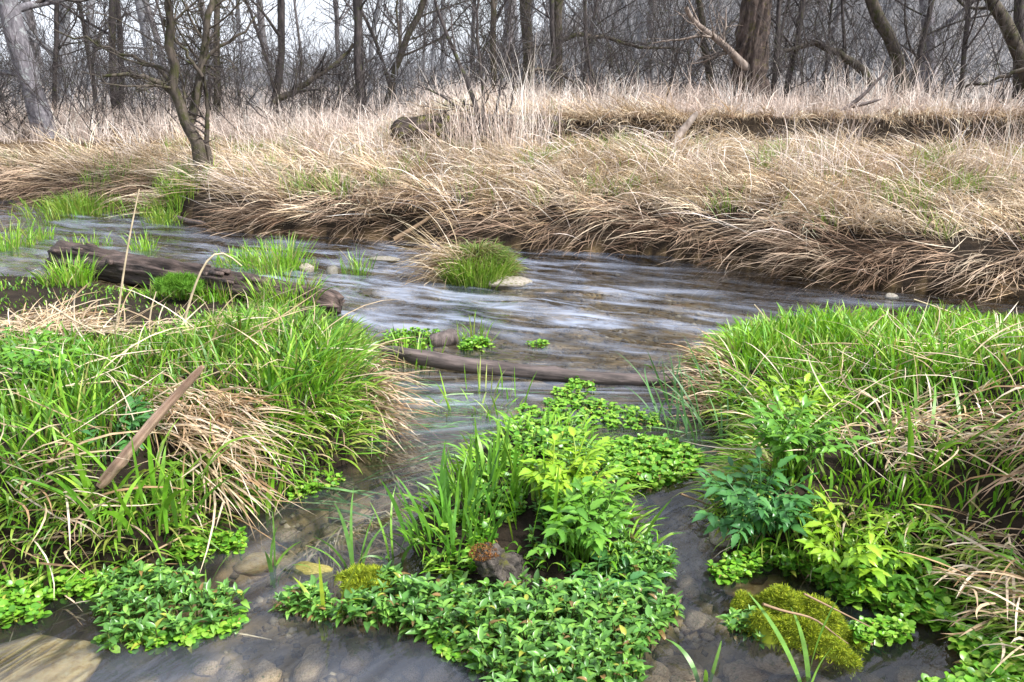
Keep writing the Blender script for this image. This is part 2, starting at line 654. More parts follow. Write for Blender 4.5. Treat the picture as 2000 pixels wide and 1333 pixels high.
# ------------------------------------------------------------------ shape of the land
FAR_PX = [(-900, 362), (-300, 375), (0, 388), (120, 399), (250, 407), (330, 425), (390, 436), (460, 455), (560, 462), (700, 466), (800, 470), (900, 480),
          (1000, 486), (1130, 492), (1300, 502), (1420, 515), (1600, 545), (1750, 562), (1900, 574), (2050, 582), (2500, 610), (3200, 650)]
FAR = np.array([G(u, v)[:2] for u, v in FAR_PX])
FAR = FAR[np.argsort(FAR[:, 0])]
LEFT_PX = [(-1400, 540), (-400, 545), (0, 545), (120, 548), (240, 572), (380, 590), (520, 600), (640, 622), (675, 655), (705, 715), (735, 775), (720, 850), (700, 893),
           (630, 922), (555, 957), (455, 992), (425, 1022), (352, 1062), (328, 1100), (200, 1120), (0, 1130), (-400, 1160), (-1600, 1200)]
LEFT = [G(u, v)[:2] for u, v in LEFT_PX]
RIGHT_PX = [(3200, 690), (2400, 676), (2000, 670), (1700, 672), (1520, 676), (1430, 690), (1372, 722), (1355, 752), (1410, 815), (1455, 870), (1420, 930), (1395, 1000),
            (1410, 1045), (1500, 1085), (1620, 1100), (1780, 1120), (1880, 1170), (1950, 1260), (2020, 1360), (2300, 1700), (3600, 1600)]
RIGHT = [G(u, v)[:2] for u, v in RIGHT_PX]
ISLE_PX = [(800, 1085), (800, 1030), (860, 960), (930, 880), (1000, 830), (1120, 835), (1200, 890), (1225, 960), (1250, 1040), (1300, 1095), (1240, 1125), (1080, 1130), (960, 1140), (850, 1110)]
ISLE = [G(u, v)[:2] for u, v in ISLE_PX]


def d_far(x, y):
    d = seg_dist(x, y, FAR, False)
    return np.where(y > np.interp(x, FAR[:, 0], FAR[:, 1]), d, -d)


def land(x, y):
    x = np.asarray(x, float)
    y = np.asarray(y, float)
    wob = fbm(x * 2.3, y * 2.3, 3, 5) * .06
    bed = -.19 + fbm(x * 1.1, y * 1.1, 4, 2) * .05 + .03 * sstep(x, .3, 1.3) * (1 - sstep(y, 1.9, 2.8)) - .13 * sstep(y, 3.2, 4.5) * (1 - .7 * sstep(x, .8, 2.2))
    df = d_far(x, y) + wob
    zf = np.interp(df, [-.6, -.1, 0, .06, .30, .8, 1.6, 2.3, 3.5], [-.3, -.26, 0, .15, .31, .42, .51, .57, .57])
    S = sstep(x, -1.5, -.7)
    ys = 9.35 + .12 * fbm(x * .9, x * 0, 2, 8)
    zf = zf + S * (.31 * sstep(y, ys, ys + .12) + .05 * sstep(y, ys + .2, 13)) + (1 - S) * (.06 * sstep(df, 1.2, 3) + .2 * sstep(y, 12, 17))
    zf = zf + sstep(df, .3, .8) * (.05 * fbm(x * 1.3, y * 1.3, 3, 21) + .035 * fbm(x * 4, y * 4, 2, 22))
    hill = 8.0 * sstep(y, 20, 62) * sstep(x + .05 * y, -3, 20) + .3 * sstep(y, 25, 60)
    zf = zf + np.where(df > 3, hill, 0)
    dl = sdist(x, y, LEFT) + wob * .6
    low = 1 - .72 * sstep(y, 3.1, 4.1) * (1 - .6 * np.exp(-((x + .95) / .5) ** 2))
    zl = np.interp(dl, [-.4, -.1, 0, .07, .2, .55, 1.2], [-.3, -.22, 0, .14, .22, .27, .29]) * np.where(dl > 0, low, 1) + sstep(dl, .1, .4) * .05 * fbm(x * 2.2, y * 2.2, 3, 31) * low
    dr = sdist(x, y, RIGHT) + wob * .6
    zr = np.interp(dr, [-.4, -.12, 0, .10, .3, .7, 1.5], [-.3, -.13, 0, .10, .17, .22, .25]) + sstep(dr, .1, .4) * .05 * fbm(x * 2.2, y * 2.2, 3, 41)
    zr = zr + .25 * sstep(x, 1.35, 2.0) * (1 - sstep(y, 2.7, 3.6)) * sstep(dr, 0, .3)
    di = sdist(x, y, ISLE) + wob * .4
    zi = np.interp(di, [-.3, -.08, 0, .08, .3], [-.3, -.12, 0, .03, .06])
    return np.maximum.reduce([bed, zf, zl, zr, zi])


def axis(stops):
    out = []
    for (a, b, s) in stops:
        out.append(np.arange(a, b, s))
    return np.unique(np.round(np.concatenate(out + [[stops[-1][1]]]), 4))


GX = axis([(-140, -40, 10), (-40, -12, 2), (-12, -6, .3), (-6, -3, .08), (-3, 3, .035), (3, 6, .08), (6, 12, .3), (12, 40, 2), (40, 140, 10)])
GY = axis([(-12, -2, 2), (-2, .8, .4), (.8, 4, .035), (4, 10.5, .06), (10.5, 16, .25), (16, 60, 1.5), (60, 260, 10)])
XX, YY = np.meshgrid(GX, GY)
ZZ = land(XX, YY)


def gz(x, y):                       # ground height by bilinear look-up
    x = np.asarray(x, float)
    y = np.asarray(y, float)
    i = np.clip(np.searchsorted(GX, x) - 1, 0, len(GX) - 2)
    j = np.clip(np.searchsorted(GY, y) - 1, 0, len(GY) - 2)
    a = np.clip((x - GX[i]) / (GX[i + 1] - GX[i]), 0, 1)
    b = np.clip((y - GY[j]) / (GY[j + 1] - GY[j]), 0, 1)
    return (ZZ[j, i] * (1 - a) + ZZ[j, i + 1] * a) * (1 - b) + (ZZ[j + 1, i] * (1 - a) + ZZ[j + 1, i + 1] * a) * b


def grid_quads(nx, ny):
    i = np.arange(nx - 1)[None]
    j = np.arange(ny - 1)[:, None] * nx
    b = i + j
    return np.stack([b, b + 1, b + 1 + nx, b + nx], -1).reshape(-1, 4)


# ground colours: what the surface is made of
soil = np.array([.030, .023, .017])
bedc = np.array([.26, .19, .105])
litter = np.array([.12, .085, .05])
wood = np.array([.25, .245, .25])
df_ = d_far(XX, YY)
cc = np.ones(XX.shape + (3,)) * soil
wb = (1 - sstep(ZZ, -.05, -.01))[..., None]
cc = cc * (1 - wb) + wb * bedc * (1 + .5 * fbm(XX * 3, YY * 3, 3, 51)[..., None])
wl = sstep(df_, .35, .8)[..., None]
cc = cc * (1 - wl) + wl * litter
ws = ((XX > -1.4) & (YY > 9.2) & (YY < 9.62))[..., None]          # bare earth of the step in the bank
cc = np.where(ws, soil * 1.3, cc)
ww = sstep(YY, 11, 16)[..., None]
cc = cc * (1 - ww) + ww * wood
g = Geo().add(np.stack([XX, YY, ZZ], -1), grid_quads(len(GX), len(GY)), C=np.clip(cc, .01, .9).reshape(-1, 3))
tag(build('ground', g, M_GROUND), kind='structure')

# ------------------------------------------------------------------ water
flow_dir = np.array([-.90, .43])
flow_nrm = np.array([-.43, -.90])
wxs = np.arange(-9, 7.01, .04)
wys = np.concatenate([np.arange(.6, 4, .03), np.arange(4, 11.6, .05)])
WX, WY = np.meshgrid(wxs, wys)
al = WX * flow_dir[0] + WY * flow_dir[1]
ac = WX * flow_nrm[0] + WY * flow_nrm[1]
# the side channel and the foreground run towards the camera and the lower left
fb = 1 - sstep(WY, 2.4, 4.2)
al2 = WX * -.62 + WY * -.78
ac2 = WX * .78 + WY * -.62
al = al * (1 - fb) + al2 * fb
ac = ac * (1 - fb) + ac2 * fb
warp = .25 * fbm(WX * .8, WY * .8, 3, 61)
rough_zone = sstep(WY, 3.2, 5.0)
wz = (.020 * fbm(al * 1.6, ac * 5 + warp * 3, 3, 62) + .009 * fbm(al * 4, ac * 12, 2, 63)) * (.35 + .65 * rough_zone)
U_, V_ = proj(WX, WY, 0 * WX)
churn_sheen = np.zeros_like(WX)  # foam cover, which also carries the painted sky reflection


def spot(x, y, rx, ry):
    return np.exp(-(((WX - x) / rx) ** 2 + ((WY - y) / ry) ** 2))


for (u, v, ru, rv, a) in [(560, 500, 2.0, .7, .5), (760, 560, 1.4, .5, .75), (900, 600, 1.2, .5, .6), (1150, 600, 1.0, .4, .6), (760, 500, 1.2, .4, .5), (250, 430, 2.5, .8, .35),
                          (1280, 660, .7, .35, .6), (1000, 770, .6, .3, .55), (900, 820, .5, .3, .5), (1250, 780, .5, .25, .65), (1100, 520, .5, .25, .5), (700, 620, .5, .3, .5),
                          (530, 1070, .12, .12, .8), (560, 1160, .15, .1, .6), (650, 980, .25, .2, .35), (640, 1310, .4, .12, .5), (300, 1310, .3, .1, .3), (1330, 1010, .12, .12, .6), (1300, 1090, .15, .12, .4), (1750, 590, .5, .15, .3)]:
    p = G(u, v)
    churn_sheen += a * spot(p[0], p[1], ru, rv)
churn_sheen = np.clip(churn_sheen * (.2 + .6 * sstep(WY, 2.6, 4)) + .02 * (1 - sstep(WY, 2, 3)) + .15 * sstep(WY, 3, 4.5) * (1 - .9 * sstep(WX, .3, 1.7)), 0, .85)
g = Geo().add(np.stack([WX, WY, wz], -1), grid_quads(len(wxs), len(wys)), C=np.stack([churn_sheen, al + 20, ac + 20], -1).reshape(-1, 3))
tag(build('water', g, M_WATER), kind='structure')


# ------------------------------------------------------------------ scatter helpers
def scatter(poly, n, rng=RNG):
    poly = np.asarray(poly)
    lo, hi = poly.min(0), poly.max(0)
    out = np.zeros((0, 2))
    while len(out) < n:
        p = rng.uniform(lo, hi, (n * 3, 2))
        out = np.concatenate([out, p[inside(p[:, 0], p[:, 1], poly)]])
    return out[:n]


def pxpoly(pts, z=0.0):
    return np.array([G(u, v, z)[:2] for u, v in pts])


def in_frame(x, y, z, mu=150, mv=150):
    u, v = proj(x, y, z)
    return (u > -mu) & (u < 2000 + mu) & (v > -mv) & (v < 1333 + mv), u, v


def root3(p, dz=-.01):
    return np.column_stack([p, gz(p[:, 0], p[:, 1]) + dz])


U = lambda a, b, n: RNG.uniform(a, b, n)
N_ = lambda a, b, n: RNG.normal(a, b, n)


def clumpy(p, sc, seed, lo=-.1, hi=.25, floor=.15):
    w = floor + (1 - floor) * sstep(fbm(p[:, 0] * sc, p[:, 1] * sc, 2, seed), lo, hi)
    return p[RNG.uniform(0, 1, len(p)) < w]


# ---- far bank grasses
def far_pts(n, d0, d1, x0=-8.5, x1=6.5, y1=14):
    p = np.column_stack([U(x0, x1, n * 5), U(4.5, y1, n * 5)])
    d = d_far(p[:, 0], p[:, 1])
    p = p[(d > d0) & (d < d1)]
    ok, _, _ = in_frame(p[:, 0], p[:, 1], gz(p[:, 0], p[:, 1]), 250, 300)
    p = p[ok]
    return p[:n]


FRING = np.stack([np.gradient(FAR[:, 0]), np.gradient(FAR[:, 1])], 1)


def shore_az(p):                    # direction towards the water, down the bank
    i = np.argmin((p[:, None, 0] - FAR[None, :, 0]) ** 2 + (p[:, None, 1] - FAR[None, :, 1]) ** 2, 1)
    t = FRING[i]
    return np.arctan2(-t[:, 0], t[:, 1])      # right normal of the edge walked left to right: towards -y


# grass grows in tufts: blades of a tuft share lean, colour and length
def tufts(g, c, per, rad, l, w, az, th0, th1, cols, K=4, jit=.14, azs=.28, wts=None, lift=0.0, tj=.18):
    m = len(c)
    idx = np.repeat(np.arange(m), RNG.integers(max(1, per // 2), per * 3 // 2 + 1, m))
    n = len(idx)
    f = lambda a: np.broadcast_to(np.asarray(a, float), (m,))
    p = c[idx] + RNG.normal(0, rad, (n, 2))
    Lc = U(l[0], l[1], m)
    L = Lc[idx] * U(.6, 1.15, n)
    base = mixcol(m, cols, wts, jit)
    col = np.clip(base[idx] * N_(1, .13, n)[:, None], .01, .9)
    V, Q, C = blades(root3(p, lift), L, U(w[0], w[1], n), f(az)[idx] + N_(0, azs, n), f(th0)[idx] + N_(0, tj, n), f(th1)[idx] + N_(0, tj, n), col, K)
    g.add(V, Q, C=C)


def not_willow(p):
    u, v = proj(p[:, 0], p[:, 1], gz(p[:, 0], p[:, 1]))
    return p[~((np.abs(u - 396) < 46) & (v > 320))]


# brown matted grass combed down the bank and trailing over the water
g = Geo()
c = not_willow(far_pts(1400, .0, .36))
m = len(c)
lay = fbm(c[:, 0] * .8, c[:, 1] * .8, 2, 71)
az = shore_az(c) - .75 + lay * 2.0 + N_(0, .25, m)
tufts(g, c, 18, .045, (.25, .7), (.003, .007), az, N_(1.35, .25, m), N_(1.95, .22, m), BROWN + STRAW[1:3] + [(.50, .39, .30)], 4, .25, .35, [1.5, 3, 1.5, 3, 1, 2, 2.5, 3])
c = not_willow(far_pts(2500, -.02, .16))
m = len(c)
tufts(g, c, 17, .04, (.15, .5), (.003, .006), shore_az(c) - .75 + N_(0, .45, m), N_(1.45, .35, m), N_(2.15, .3, m), BROWN[:4] + [(.46, .35, .26), (.56, .45, .35)], 4, .25)
c = far_pts(800, .1, 2.4, y1=10)
m = len(c)
tufts(g, c, 3, .08, (.35, .9), (.003, .006), shore_az(c) - .6 + N_(0, 1.1, m), N_(.9, .3, m), N_(1.65, .25, m), PALE, 5, .12)
tag(build('matted_grass', g, M_DRY), 'brown dead grass combed flat down the far bank to the water', 'grass', kind='stuff')

# straw coloured mat on the slope behind it
g = Geo()
c = far_pts(3600, .26, 3.3, y1=10.2)
c = c[~((c[:, 0] > -1.2) & (np.abs(c[:, 1] - 9.36) < .13))]
m = len(c)
lay = fbm(c[:, 0] * .9, c[:, 1] * .9, 2, 72)
az = shore_az(c) - .4 + lay * 3.2 + N_(0, .6, m)
tufts(g, c, 13, .05, (.16, .5), (.004, .008), az, N_(1.12, .3, m), N_(1.6, .3, m), STRAW[:4] + [(.72, .61, .50), (.38, .28, .18)], 4, .2, .6, tj=.22)
# curtain of grass hanging over the step in the bank
x = U(-1.2, 6.2, 560)
c = np.column_stack([x, 9.45 + U(.0, .3, 560) + .12 * fbm(x * .9, x * 0, 2, 8)])
tufts(g, c, 9, .05, (.12, .32), (.004, .007), N_(-1.6, .5, 560), N_(.9, .3, 560), N_(2.6, .3, 560), STRAW + BROWN[:3], 4, .2)
tag(build('straw_grass', g, M_DRY), 'straw coloured flattened grass on the slope of the far bank', 'grass', kind='stuff')

# tall pale standing grass on top of the bank
g = Geo()


def keep_stand(p):
    xl = sstep(-p[:, 0], .2, 1.4)
    return p[RNG.uniform(0, 1, len(p)) < np.where(p[:, 1] > 9.6, .95, xl * .9 + .05)]


c = keep_stand(far_pts(2500, 1.25, 5.5, y1=13.5))
m = len(c)
tufts(g, c, 13, .06, (.12, .38), (.003, .007), U(0, 6.28, m), np.abs(N_(0, .4, m)), np.abs(N_(1.1, .6, m)), PALE, 5, .13, .7, tj=.28)
c = keep_stand(far_pts(750, 1.4, 5, y1=11.5))
m = len(c)
tufts(g, c, 4, .08, (.25, .62), (.003, .007), U(0, 6.28, m), np.abs(N_(0, .3, m)), np.abs(N_(1.2, .6, m)), PALE, 6, .1, .9, tj=.25)
# the high bunches
for u, v, Y, n, h in [(940, 300, 8.6, 170, 1.05), (1010, 295, 8.6, 190, 1.2), (1050, 270, 8.8, 150, .95), (890, 290, 8.7, 90, .8), (480, 260, 10, 120, .8), (560, 270, 9.6, 150, .75), (650, 280, 9.2, 120, .7),
                      (1590, 400, 7.2, 120, .65), (1560, 380, 7.4, 110, .6), (1720, 230, 9.8, 150, .95), (1640, 220, 10, 120, .9), (1800, 220, 9.8, 130, .9), (1900, 380, 7.0, 90, .75), (1960, 400, 6.8, 90, .8), (1420, 240, 10, 100, .8),
                      (300, 260, 10.6, 140, .7), (150, 250, 11, 140, .7), (1200, 235, 10, 120, .8), (1300, 235, 10, 110, .8), (740, 280, 9.3, 100, .6), (1990, 300, 8.6, 80, .8)]:
    q = PY(u, v, Y)[:2]
    h = h * (.72 if Y >= 9.5 else .95)
    tufts(g, np.repeat(q[None], 3, 0) + RNG.normal(0, .10, (3, 2)), n // 5, .13, (h * .6, h * 1.15), (.003, .006), U(0, 6.28, 3), .10, .85, PALE, 6, .14, 2.0, tj=.38)
# beyond, on the floor of the wood
c = np.column_stack([U(-13, 13, 1900), U(12.3, 20, 1900)])
m = len(c)
tufts(g, c, 8, .14, (.12, .34), (.005, .010), U(0, 6.28, m), np.abs(N_(0, .3, m)), np.abs(N_(.8, .4, m)), [tuple(q * .85 for q in r_) for r_ in PALE], 3, .13, 1.0, tj=.3)
tag(build('tall_dry_grass', g, M_DRY), 'tall pale dry grass standing along the top of the far bank', 'grass', kind='stuff')

# green grass coming up through the far bank
g = Geo()
p = far_pts(22000, .25, 2.8, y1=10)
p = clumpy(p, 1.7, 75, .16, .34, .01)
n = len(p)
V, Q, C = blades(root3(p), U(.12, .28, n), U(.004, .008, n), U(0, 6.28, n), np.abs(N_(0, .3, n)), N_(.9, .3, n), mixcol(n, [(.20, .33, .05), (.15, .27, .04), (.30, .38, .10)]), 3)
g.add(V, Q, C=C)
tag(build('spring_grass', g, M_GRASS), 'thin green spring grass showing through the straw of the far bank', 'grass', kind='stuff')


# ---- grass of the near banks
def bank_grass(name, label, poly, n, cols, l, w, lmask=None, seed=0, edge=.0, bend=(1.0, .4), K=6):
    p = scatter(poly, n)
    ok, u, v = in_frame(p[:, 0], p[:, 1], gz(p[:, 0], p[:, 1]), 200, 260)
    p = p[ok]
    d = sdist(p[:, 0], p[:, 1], poly)
    p = p[d > edge]
    p = clumpy(p, 2.6, seed, -.3, .15, .3)
    m = fbm(p[:, 0] * 2.0, p[:, 1] * 2.0, 2, seed + 3)
    u, v = proj(p[:, 0], p[:, 1], gz(p[:, 0], p[:, 1]))
    s = lmask(u, v) if lmask else 1.0
    k = RNG.uniform(0, 1, len(p)) < np.clip(np.asarray(s) * 1.3, .3, 1)
    p, m = p[k], m[k]
    s = (np.asarray(s) * np.ones(len(k)))[k]
    n = len(p)
    az = U(0, 6.28, n)
    # blades on the edge lean out over the water
    d = sdist(p[:, 0], p[:, 1], poly)
    e = 1e-2
    gx = sdist(p[:, 0] + e, p[:, 1], poly) - d
    gy = sdist(p[:, 0], p[:, 1] + e, poly) - d
    out_az = np.arctan2(-gy, -gx)
    near = RNG.uniform(0, 1, n) < np.clip(1 - d / .3, 0, .85)
    az = np.where(near, out_az + N_(0, .5, n), az)
    L = U(l[0], l[1], n) * (.75 + .5 * np.clip(m + .3, 0, 1)) * np.clip(s, .25, 1.15)
    col = mixcol(n, cols, None, .16) * (1 + .25 * m[:, None])
    g = Geo()
    V, Q, C = blades(root3(p), L, U(w[0], w[1], n), az, np.abs(N_(.05, .22, n)) + near * .25, N_(bend[0], bend[1], n) + near * .5, col, K)
    g.add(V, Q, C=C)
    return tag(build(name, g, M_GRASS), label, 'grass', kind='stuff')


def rim(g, poly, n, cols, l, w, dmax=.16, t0=1.0, t1=2.3):
    p = scatter(poly, n * 14)
    d = sdist(p[:, 0], p[:, 1], poly)
    ok, u, v = in_frame(p[:, 0], p[:, 1], gz(p[:, 0], p[:, 1]), 100, 200)
    k = (d < dmax) & (d > .0) & ok & ~((poly is LEFT) & (p[:, 1] > 3.7) & (p[:, 0] < -.9))
    p, d = p[k][:n], d[k][:n]
    m = len(p)
    e = 1e-2
    gx = sdist(p[:, 0] + e, p[:, 1], poly) - d
    gy = sdist(p[:, 0], p[:, 1] + e, poly) - d
    az = np.arctan2(-gy, -gx) + N_(0, .55, m)
    V, Q, C = blades(root3(p, .0), U(l[0], l[1], m), U(w[0], w[1], m), az, N_(t0, .35, m), N_(t1, .3, m), mixcol(m, cols, None, .18), 5)
    g.add(V, Q, C=C)


def ell(u, v, cu, cv, ru, rv):
    return np.exp(-(((u - cu) / ru) ** 2 + ((v - cv) / rv) ** 2))


def left_mask(u, v):
    return np.clip(.45 + .9 * ell(u, v, 600, 720, 160, 150) + .7 * ell(u, v, 130, 860, 230, 170) + .5 * ell(u, v, 450, 720, 160, 90)
                   + .5 * ell(u, v, 230, 1020, 160, 70) - .6 * ell(u, v, 380, 900, 130, 70) - .7 * ell(u, v, 250, 960, 90, 60) - .6 * ell(u, v, 80, 590, 160, 40)
                   - .4 * ell(u, v, 250, 640, 320, 60) - .5 * ell(u, v, 300, 585, 330, 35) - .7 * ell(u, v, 610, 625, 90, 35), .0, 1.15)


bank_grass('meadow_grass', 'lush green grass covering the left near bank below the rotten log', LEFT, 60000, GREENS * 3 + [(.36, .38, .11), (.30, .23, .11)], (.10, .25), (.004, .011), left_mask, 81)


def right_mask(u, v):
    return np.clip(.6 + .5 * ell(u, v, 1530, 760, 180, 90) + .4 * ell(u, v, 1800, 720, 200, 60) - .5 * ell(u, v, 1800, 870, 150, 50) - .2 * ell(u, v, 1900, 1150, 200, 120), .1, 1.1)


bank_grass('meadow_grass', 'bright green grass covering the right near bank below the brown water', RIGHT, 36000, LUSH * 4 + [(.38, .42, .12), (.34, .27, .13)], (.09, .23), (.004, .011), right_mask, 91)

g = Geo()
rim(g, LEFT, 5200, GREENS[:4] + [(.34, .40, .08), (.40, .42, .12)], (.08, .18), (.004, .010))
rim(g, RIGHT, 2400, LUSH + [(.34, .42, .08), (.40, .44, .12)], (.08, .18), (.004, .010))
rim(g, ISLE, 420, LUSH, (.06, .14), (.005, .010), .12, .6, 1.8)
tag(build('hanging_grass', g, M_GRASS), 'green blades hanging over the edges of the near banks', 'grass', kind='stuff')
# dead grass lying in the near banks
g = Geo()
rim(g, LEFT, 380, STRAW + BROWN[:3], (.10, .26), (.004, .008), .18, 1.2, 2.3)
rim(g, RIGHT, 350, STRAW + BROWN[:3], (.10, .22), (.004, .008), .18, 1.2, 2.3)


def dead(px_list, n, l, az0, azs, th0, th1, cols, w=(.004, .008), z=.25, K=5, lift=.0):
    p = scatter(pxpoly(px_list, z), n)
    r = root3(p, lift)
    V, Q, C = blades(r, U(l[0], l[1], n), U(w[0], w[1], n), N_(az0, azs, n), N_(th0, .25, n), N_(th1, .3, n), mixcol(n, cols, None, .18), K)
    g.add(V, Q, C=C)


HAY = STRAW[:4] + [(.40, .26, .14), (.46, .30, .17)]
dead([(240, 790), (400, 760), (470, 830), (430, 870), (300, 860)], 330, (.26, .46), -.75, .22, 1.3, 1.8, HAY, lift=.04)
dead([(0, 910), (100, 910), (150, 960), (60, 1010), (0, 1000)], 70, (.2, .4), -.5, .5, 1.1, 1.7, HAY, lift=.05)
dead([(0, 570), (170, 560), (200, 600), (0, 610)], 420, (.10, .3), -.6, 1.2, 1.15, 1.7, HAY, lift=.03)
dead([(665, 640), (715, 665), (765, 740), (740, 770), (690, 710)], 420, (.18, .4), -.75, .3, 1.2, 1.95, HAY + BROWN[:3])
dead([(560, 850), (740, 790), (760, 860), (620, 900)], 420, (.15, .32), -.9, .4, 1.05, 2.1, HAY + [(.36, .38, .10)])
dead([(0, 600), (600, 620), (700, 800), (500, 900), (0, 900)], 300, (.2, .45), 0, 2.5, 1.25, 1.6, STRAW, lift=.10, w=(.003, .006))
dead([(1370, 700), (1440, 700), (1450, 770), (1390, 790)], 260, (.12, .28), 2.9, .5, 1.1, 1.9, HAY + BROWN[:3], z=.1)
dead([(1700, 800), (1900, 810), (1950, 880), (1750, 900), (1640, 860)], 200, (.10, .25), -1.2, .9, 1.1, 1.7, HAY, lift=.05)
dead([(1450, 700), (2000, 660), (2000, 900), (1500, 880)], 240, (.15, .35), 0, 2.5, 1.25, 1.6, STRAW, lift=.08, w=(.003, .006))
tag(build('dead_grass', g, M_DRY), 'tan dead grass lying in bundles on the two near banks', 'grass', kind='stuff')


# ------------------------------------------------------------------ wood: trees, logs, sticks
def grow(Pp, Rp, n, t0, t1, ang, ln, rr, wander, up, K, rng=RNG, per=None):
    """n children for the set of parent lines Pp (N,k,3) with radii Rp (N,k)"""
    Np, k, _ = Pp.shape
    idx = rng.integers(0, Np, n) if per is None else np.repeat(np.arange(Np), per)
    n = len(idx)
    t = rng.uniform(t0, t1, n) * (k - 1)
    i = np.clip(t.astype(int), 0, k - 2)
    f = (t - i)[:, None]
    P0 = Pp[idx, i] * (1 - f) + Pp[idx, i + 1] * f
    T = nrm(Pp[idx, i + 1] - Pp[idx, i])
    R0 = (Rp[idx, i] * (1 - f[:, 0]) + Rp[idx, i + 1] * f[:, 0]) * rng.uniform(rr[0], rr[1], n)
    rnd = rng.normal(0, 1, (n, 3))
    perp = nrm(rnd - (rnd * T).sum(1, keepdims=True) * T)
    a = rng.normal(ang, .25, n)[:, None]
    D = nrm(np.cos(a) * T + np.sin(a) * perp)
    plen = np.linalg.norm(Pp[idx, -1] - Pp[idx, 0], axis=1)
    Ln = plen * rng.uniform(ln[0], ln[1], n) * (1 - .45 * t / (k - 1))
    P = np.zeros((n, K, 3))
    P[:, 0] = P0
    for s in range(1, K):
        D = nrm(D + rng.normal(0, wander, (n, 3)) + np.array([0, 0, up]))
        P[:, s] = P[:, s - 1] + D * (Ln / (K - 1))[:, None]
    R = R0[:, None] * np.linspace(1, .3, K)[None]
    return P, R


def tree(name, label, cat, stems, mat, limbs=10, sub=5, twigs=5, twig_mat=None, group=None, spread=.55, limb_t=.3, limb_len=(.25, .5), rmin=.003, S=10, knob=.06):
    """stems: list of (points, r0, r1)"""
    base = stems[0][0][0]
    th = thing(name, label, cat, base, group)
    g = Geo()
    allP, allR = [], []
    for pts, r0, r1 in stems:
        K = 16
        P = resample(pts, K)
        P[1:-1] += RNG.normal(0, min(r0 * .22, .014), (K - 2, 3))
        R = np.linspace(r0, r1, K) * RNG.normal(1, knob, K)
        R[0] *= 1.25
        V, Q, C = tubes(P, R, S, (1, 1, 1))
        g.add(V, Q, C=C)
        allP.append(P)
        allR.append(np.linspace(r0, r1, K))
    Pp, Rp = np.array(allP), np.array(allR)
    tw = Geo()
    if limbs:
        P1, R1 = grow(Pp, Rp, limbs, limb_t, 1, .95, limb_len, (.25, .5), .14, .06, 8)
        R1 = np.maximum(R1, rmin * 1.6)
        V, Q, C = tubes(P1, R1, 6, (1, 1, 1))
        g.add(V, Q, C=C)
        P2, R2 = grow(P1, R1, 0, .15, 1, spread + .2, (.3, .6), (.4, .7), .16, .05, 6, per=sub)
        R2 = np.maximum(R2, rmin * 1.2)
        V, Q, C = tubes(P2, R2, 4, (1, 1, 1))
        tw.add(V, Q, C=C)
        P3, R3 = grow(P2, R2, 0, .1, 1, spread, (.35, .7), (.5, .8), .18, .05, 5, per=twigs)
        R3 = np.maximum(R3, rmin)
        V, Q, C = tubes(P3, R3, 3, (1, 1, 1))
        tw.add(V, Q, C=C)
    build('trunk', g, mat, th)
    if limbs:
        tag(build('crown', tw, twig_mat or mat, th), kind='stuff')
    return th


def stem(pl, Y, w0, w1, lean=0.0, jitter=0):
    """photo polyline at depth Y -> points and radii; lean moves the top away (+) or nearer (-)"""
    n = len(pl)
    pts = [PY(u, v, Y + lean * i / max(1, n - 1)) for i, (u, v) in enumerate(pl)]
    return np.array(pts), px(w0, Y) / 2, px(w1, Y) / 2


def up_on(st, extra):               # carry a stem on past its last point
    pts, r0, r1 = st
    d = nrm(pts[-1] - pts[-2])
    d = nrm(d + np.array([0, 0, .4]))
    return np.vstack([pts, pts[-1] + d * extra]), r0, r1 * .75


tree('willow_tree', 'crooked mossy tree leaning from the far bank edge above green grass', 'tree',
     [stem([(415, 420), (405, 350), (385, 285), (364, 235), (345, 190), (335, 130), (327, 60), (325, -20), (330, -160)], 8.6, 28, 6, -.2),
      stem([(368, 242), (376, 222), (386, 190), (396, 130), (404, 60), (420, -30), (430, -160)], 8.6, 17, 6, .3)], M_BARKM, 26, 6, 5, limb_t=.3, limb_len=(.25, .5))
# its low limbs
o = [x for x in bpy.data.objects if x.name == 'willow_tree'][0]
g = Geo()
LP, LR = [], []
for pl, w, ln in [([(352, 205), (338, 180), (310, 157), (262, 146), (200, 149)], 13, -.3), ([(335, 165), (300, 122), (232, 102), (165, 78), (105, 58)], 8, .3),
                  ([(384, 195), (392, 120), (430, 85), (480, 72), (500, 30)], 9, .2), ([(395, 150), (360, 95), (335, 70), (320, 40)], 7, -.2), ([(408, 330), (404, 250), (405, 190), (398, 150)], 12, .1)]:
    pts, r0, r1 = stem(pl, 8.6, w, w * .35, ln)
    P = resample(pts, 12)
    P[1:-1] += RNG.normal(0, .012, (10, 3))
    LP.append(P)
    LR.append(np.linspace(r0, r1, 12))
LP, LR = np.array(LP), np.array(LR)
V, Q, C = tubes(LP, LR, 7, (1, 1, 1))
g.add(V, Q, C=C)
build('limb', g, M_BARKM, o)
g = Geo()
P1, R1 = grow(LP, LR, 34, .2, 1, .8, (.25, .6), (.35, .6), .16, .06, 7)
V, Q, C = tubes(P1, np.maximum(R1, .004), 4, (1, 1, 1))
g.add(V, Q, C=C)
P2, R2 = grow(P1, R1, 0, .15, 1, .7, (.3, .7), (.5, .8), .18, .05, 5, per=4)
V, Q, C = tubes(P2, np.maximum(R2, .003), 3, (1, 1, 1))
g.add(V, Q, C=C)
tag(build('twigs', g, M_BARKD, o), kind='stuff')

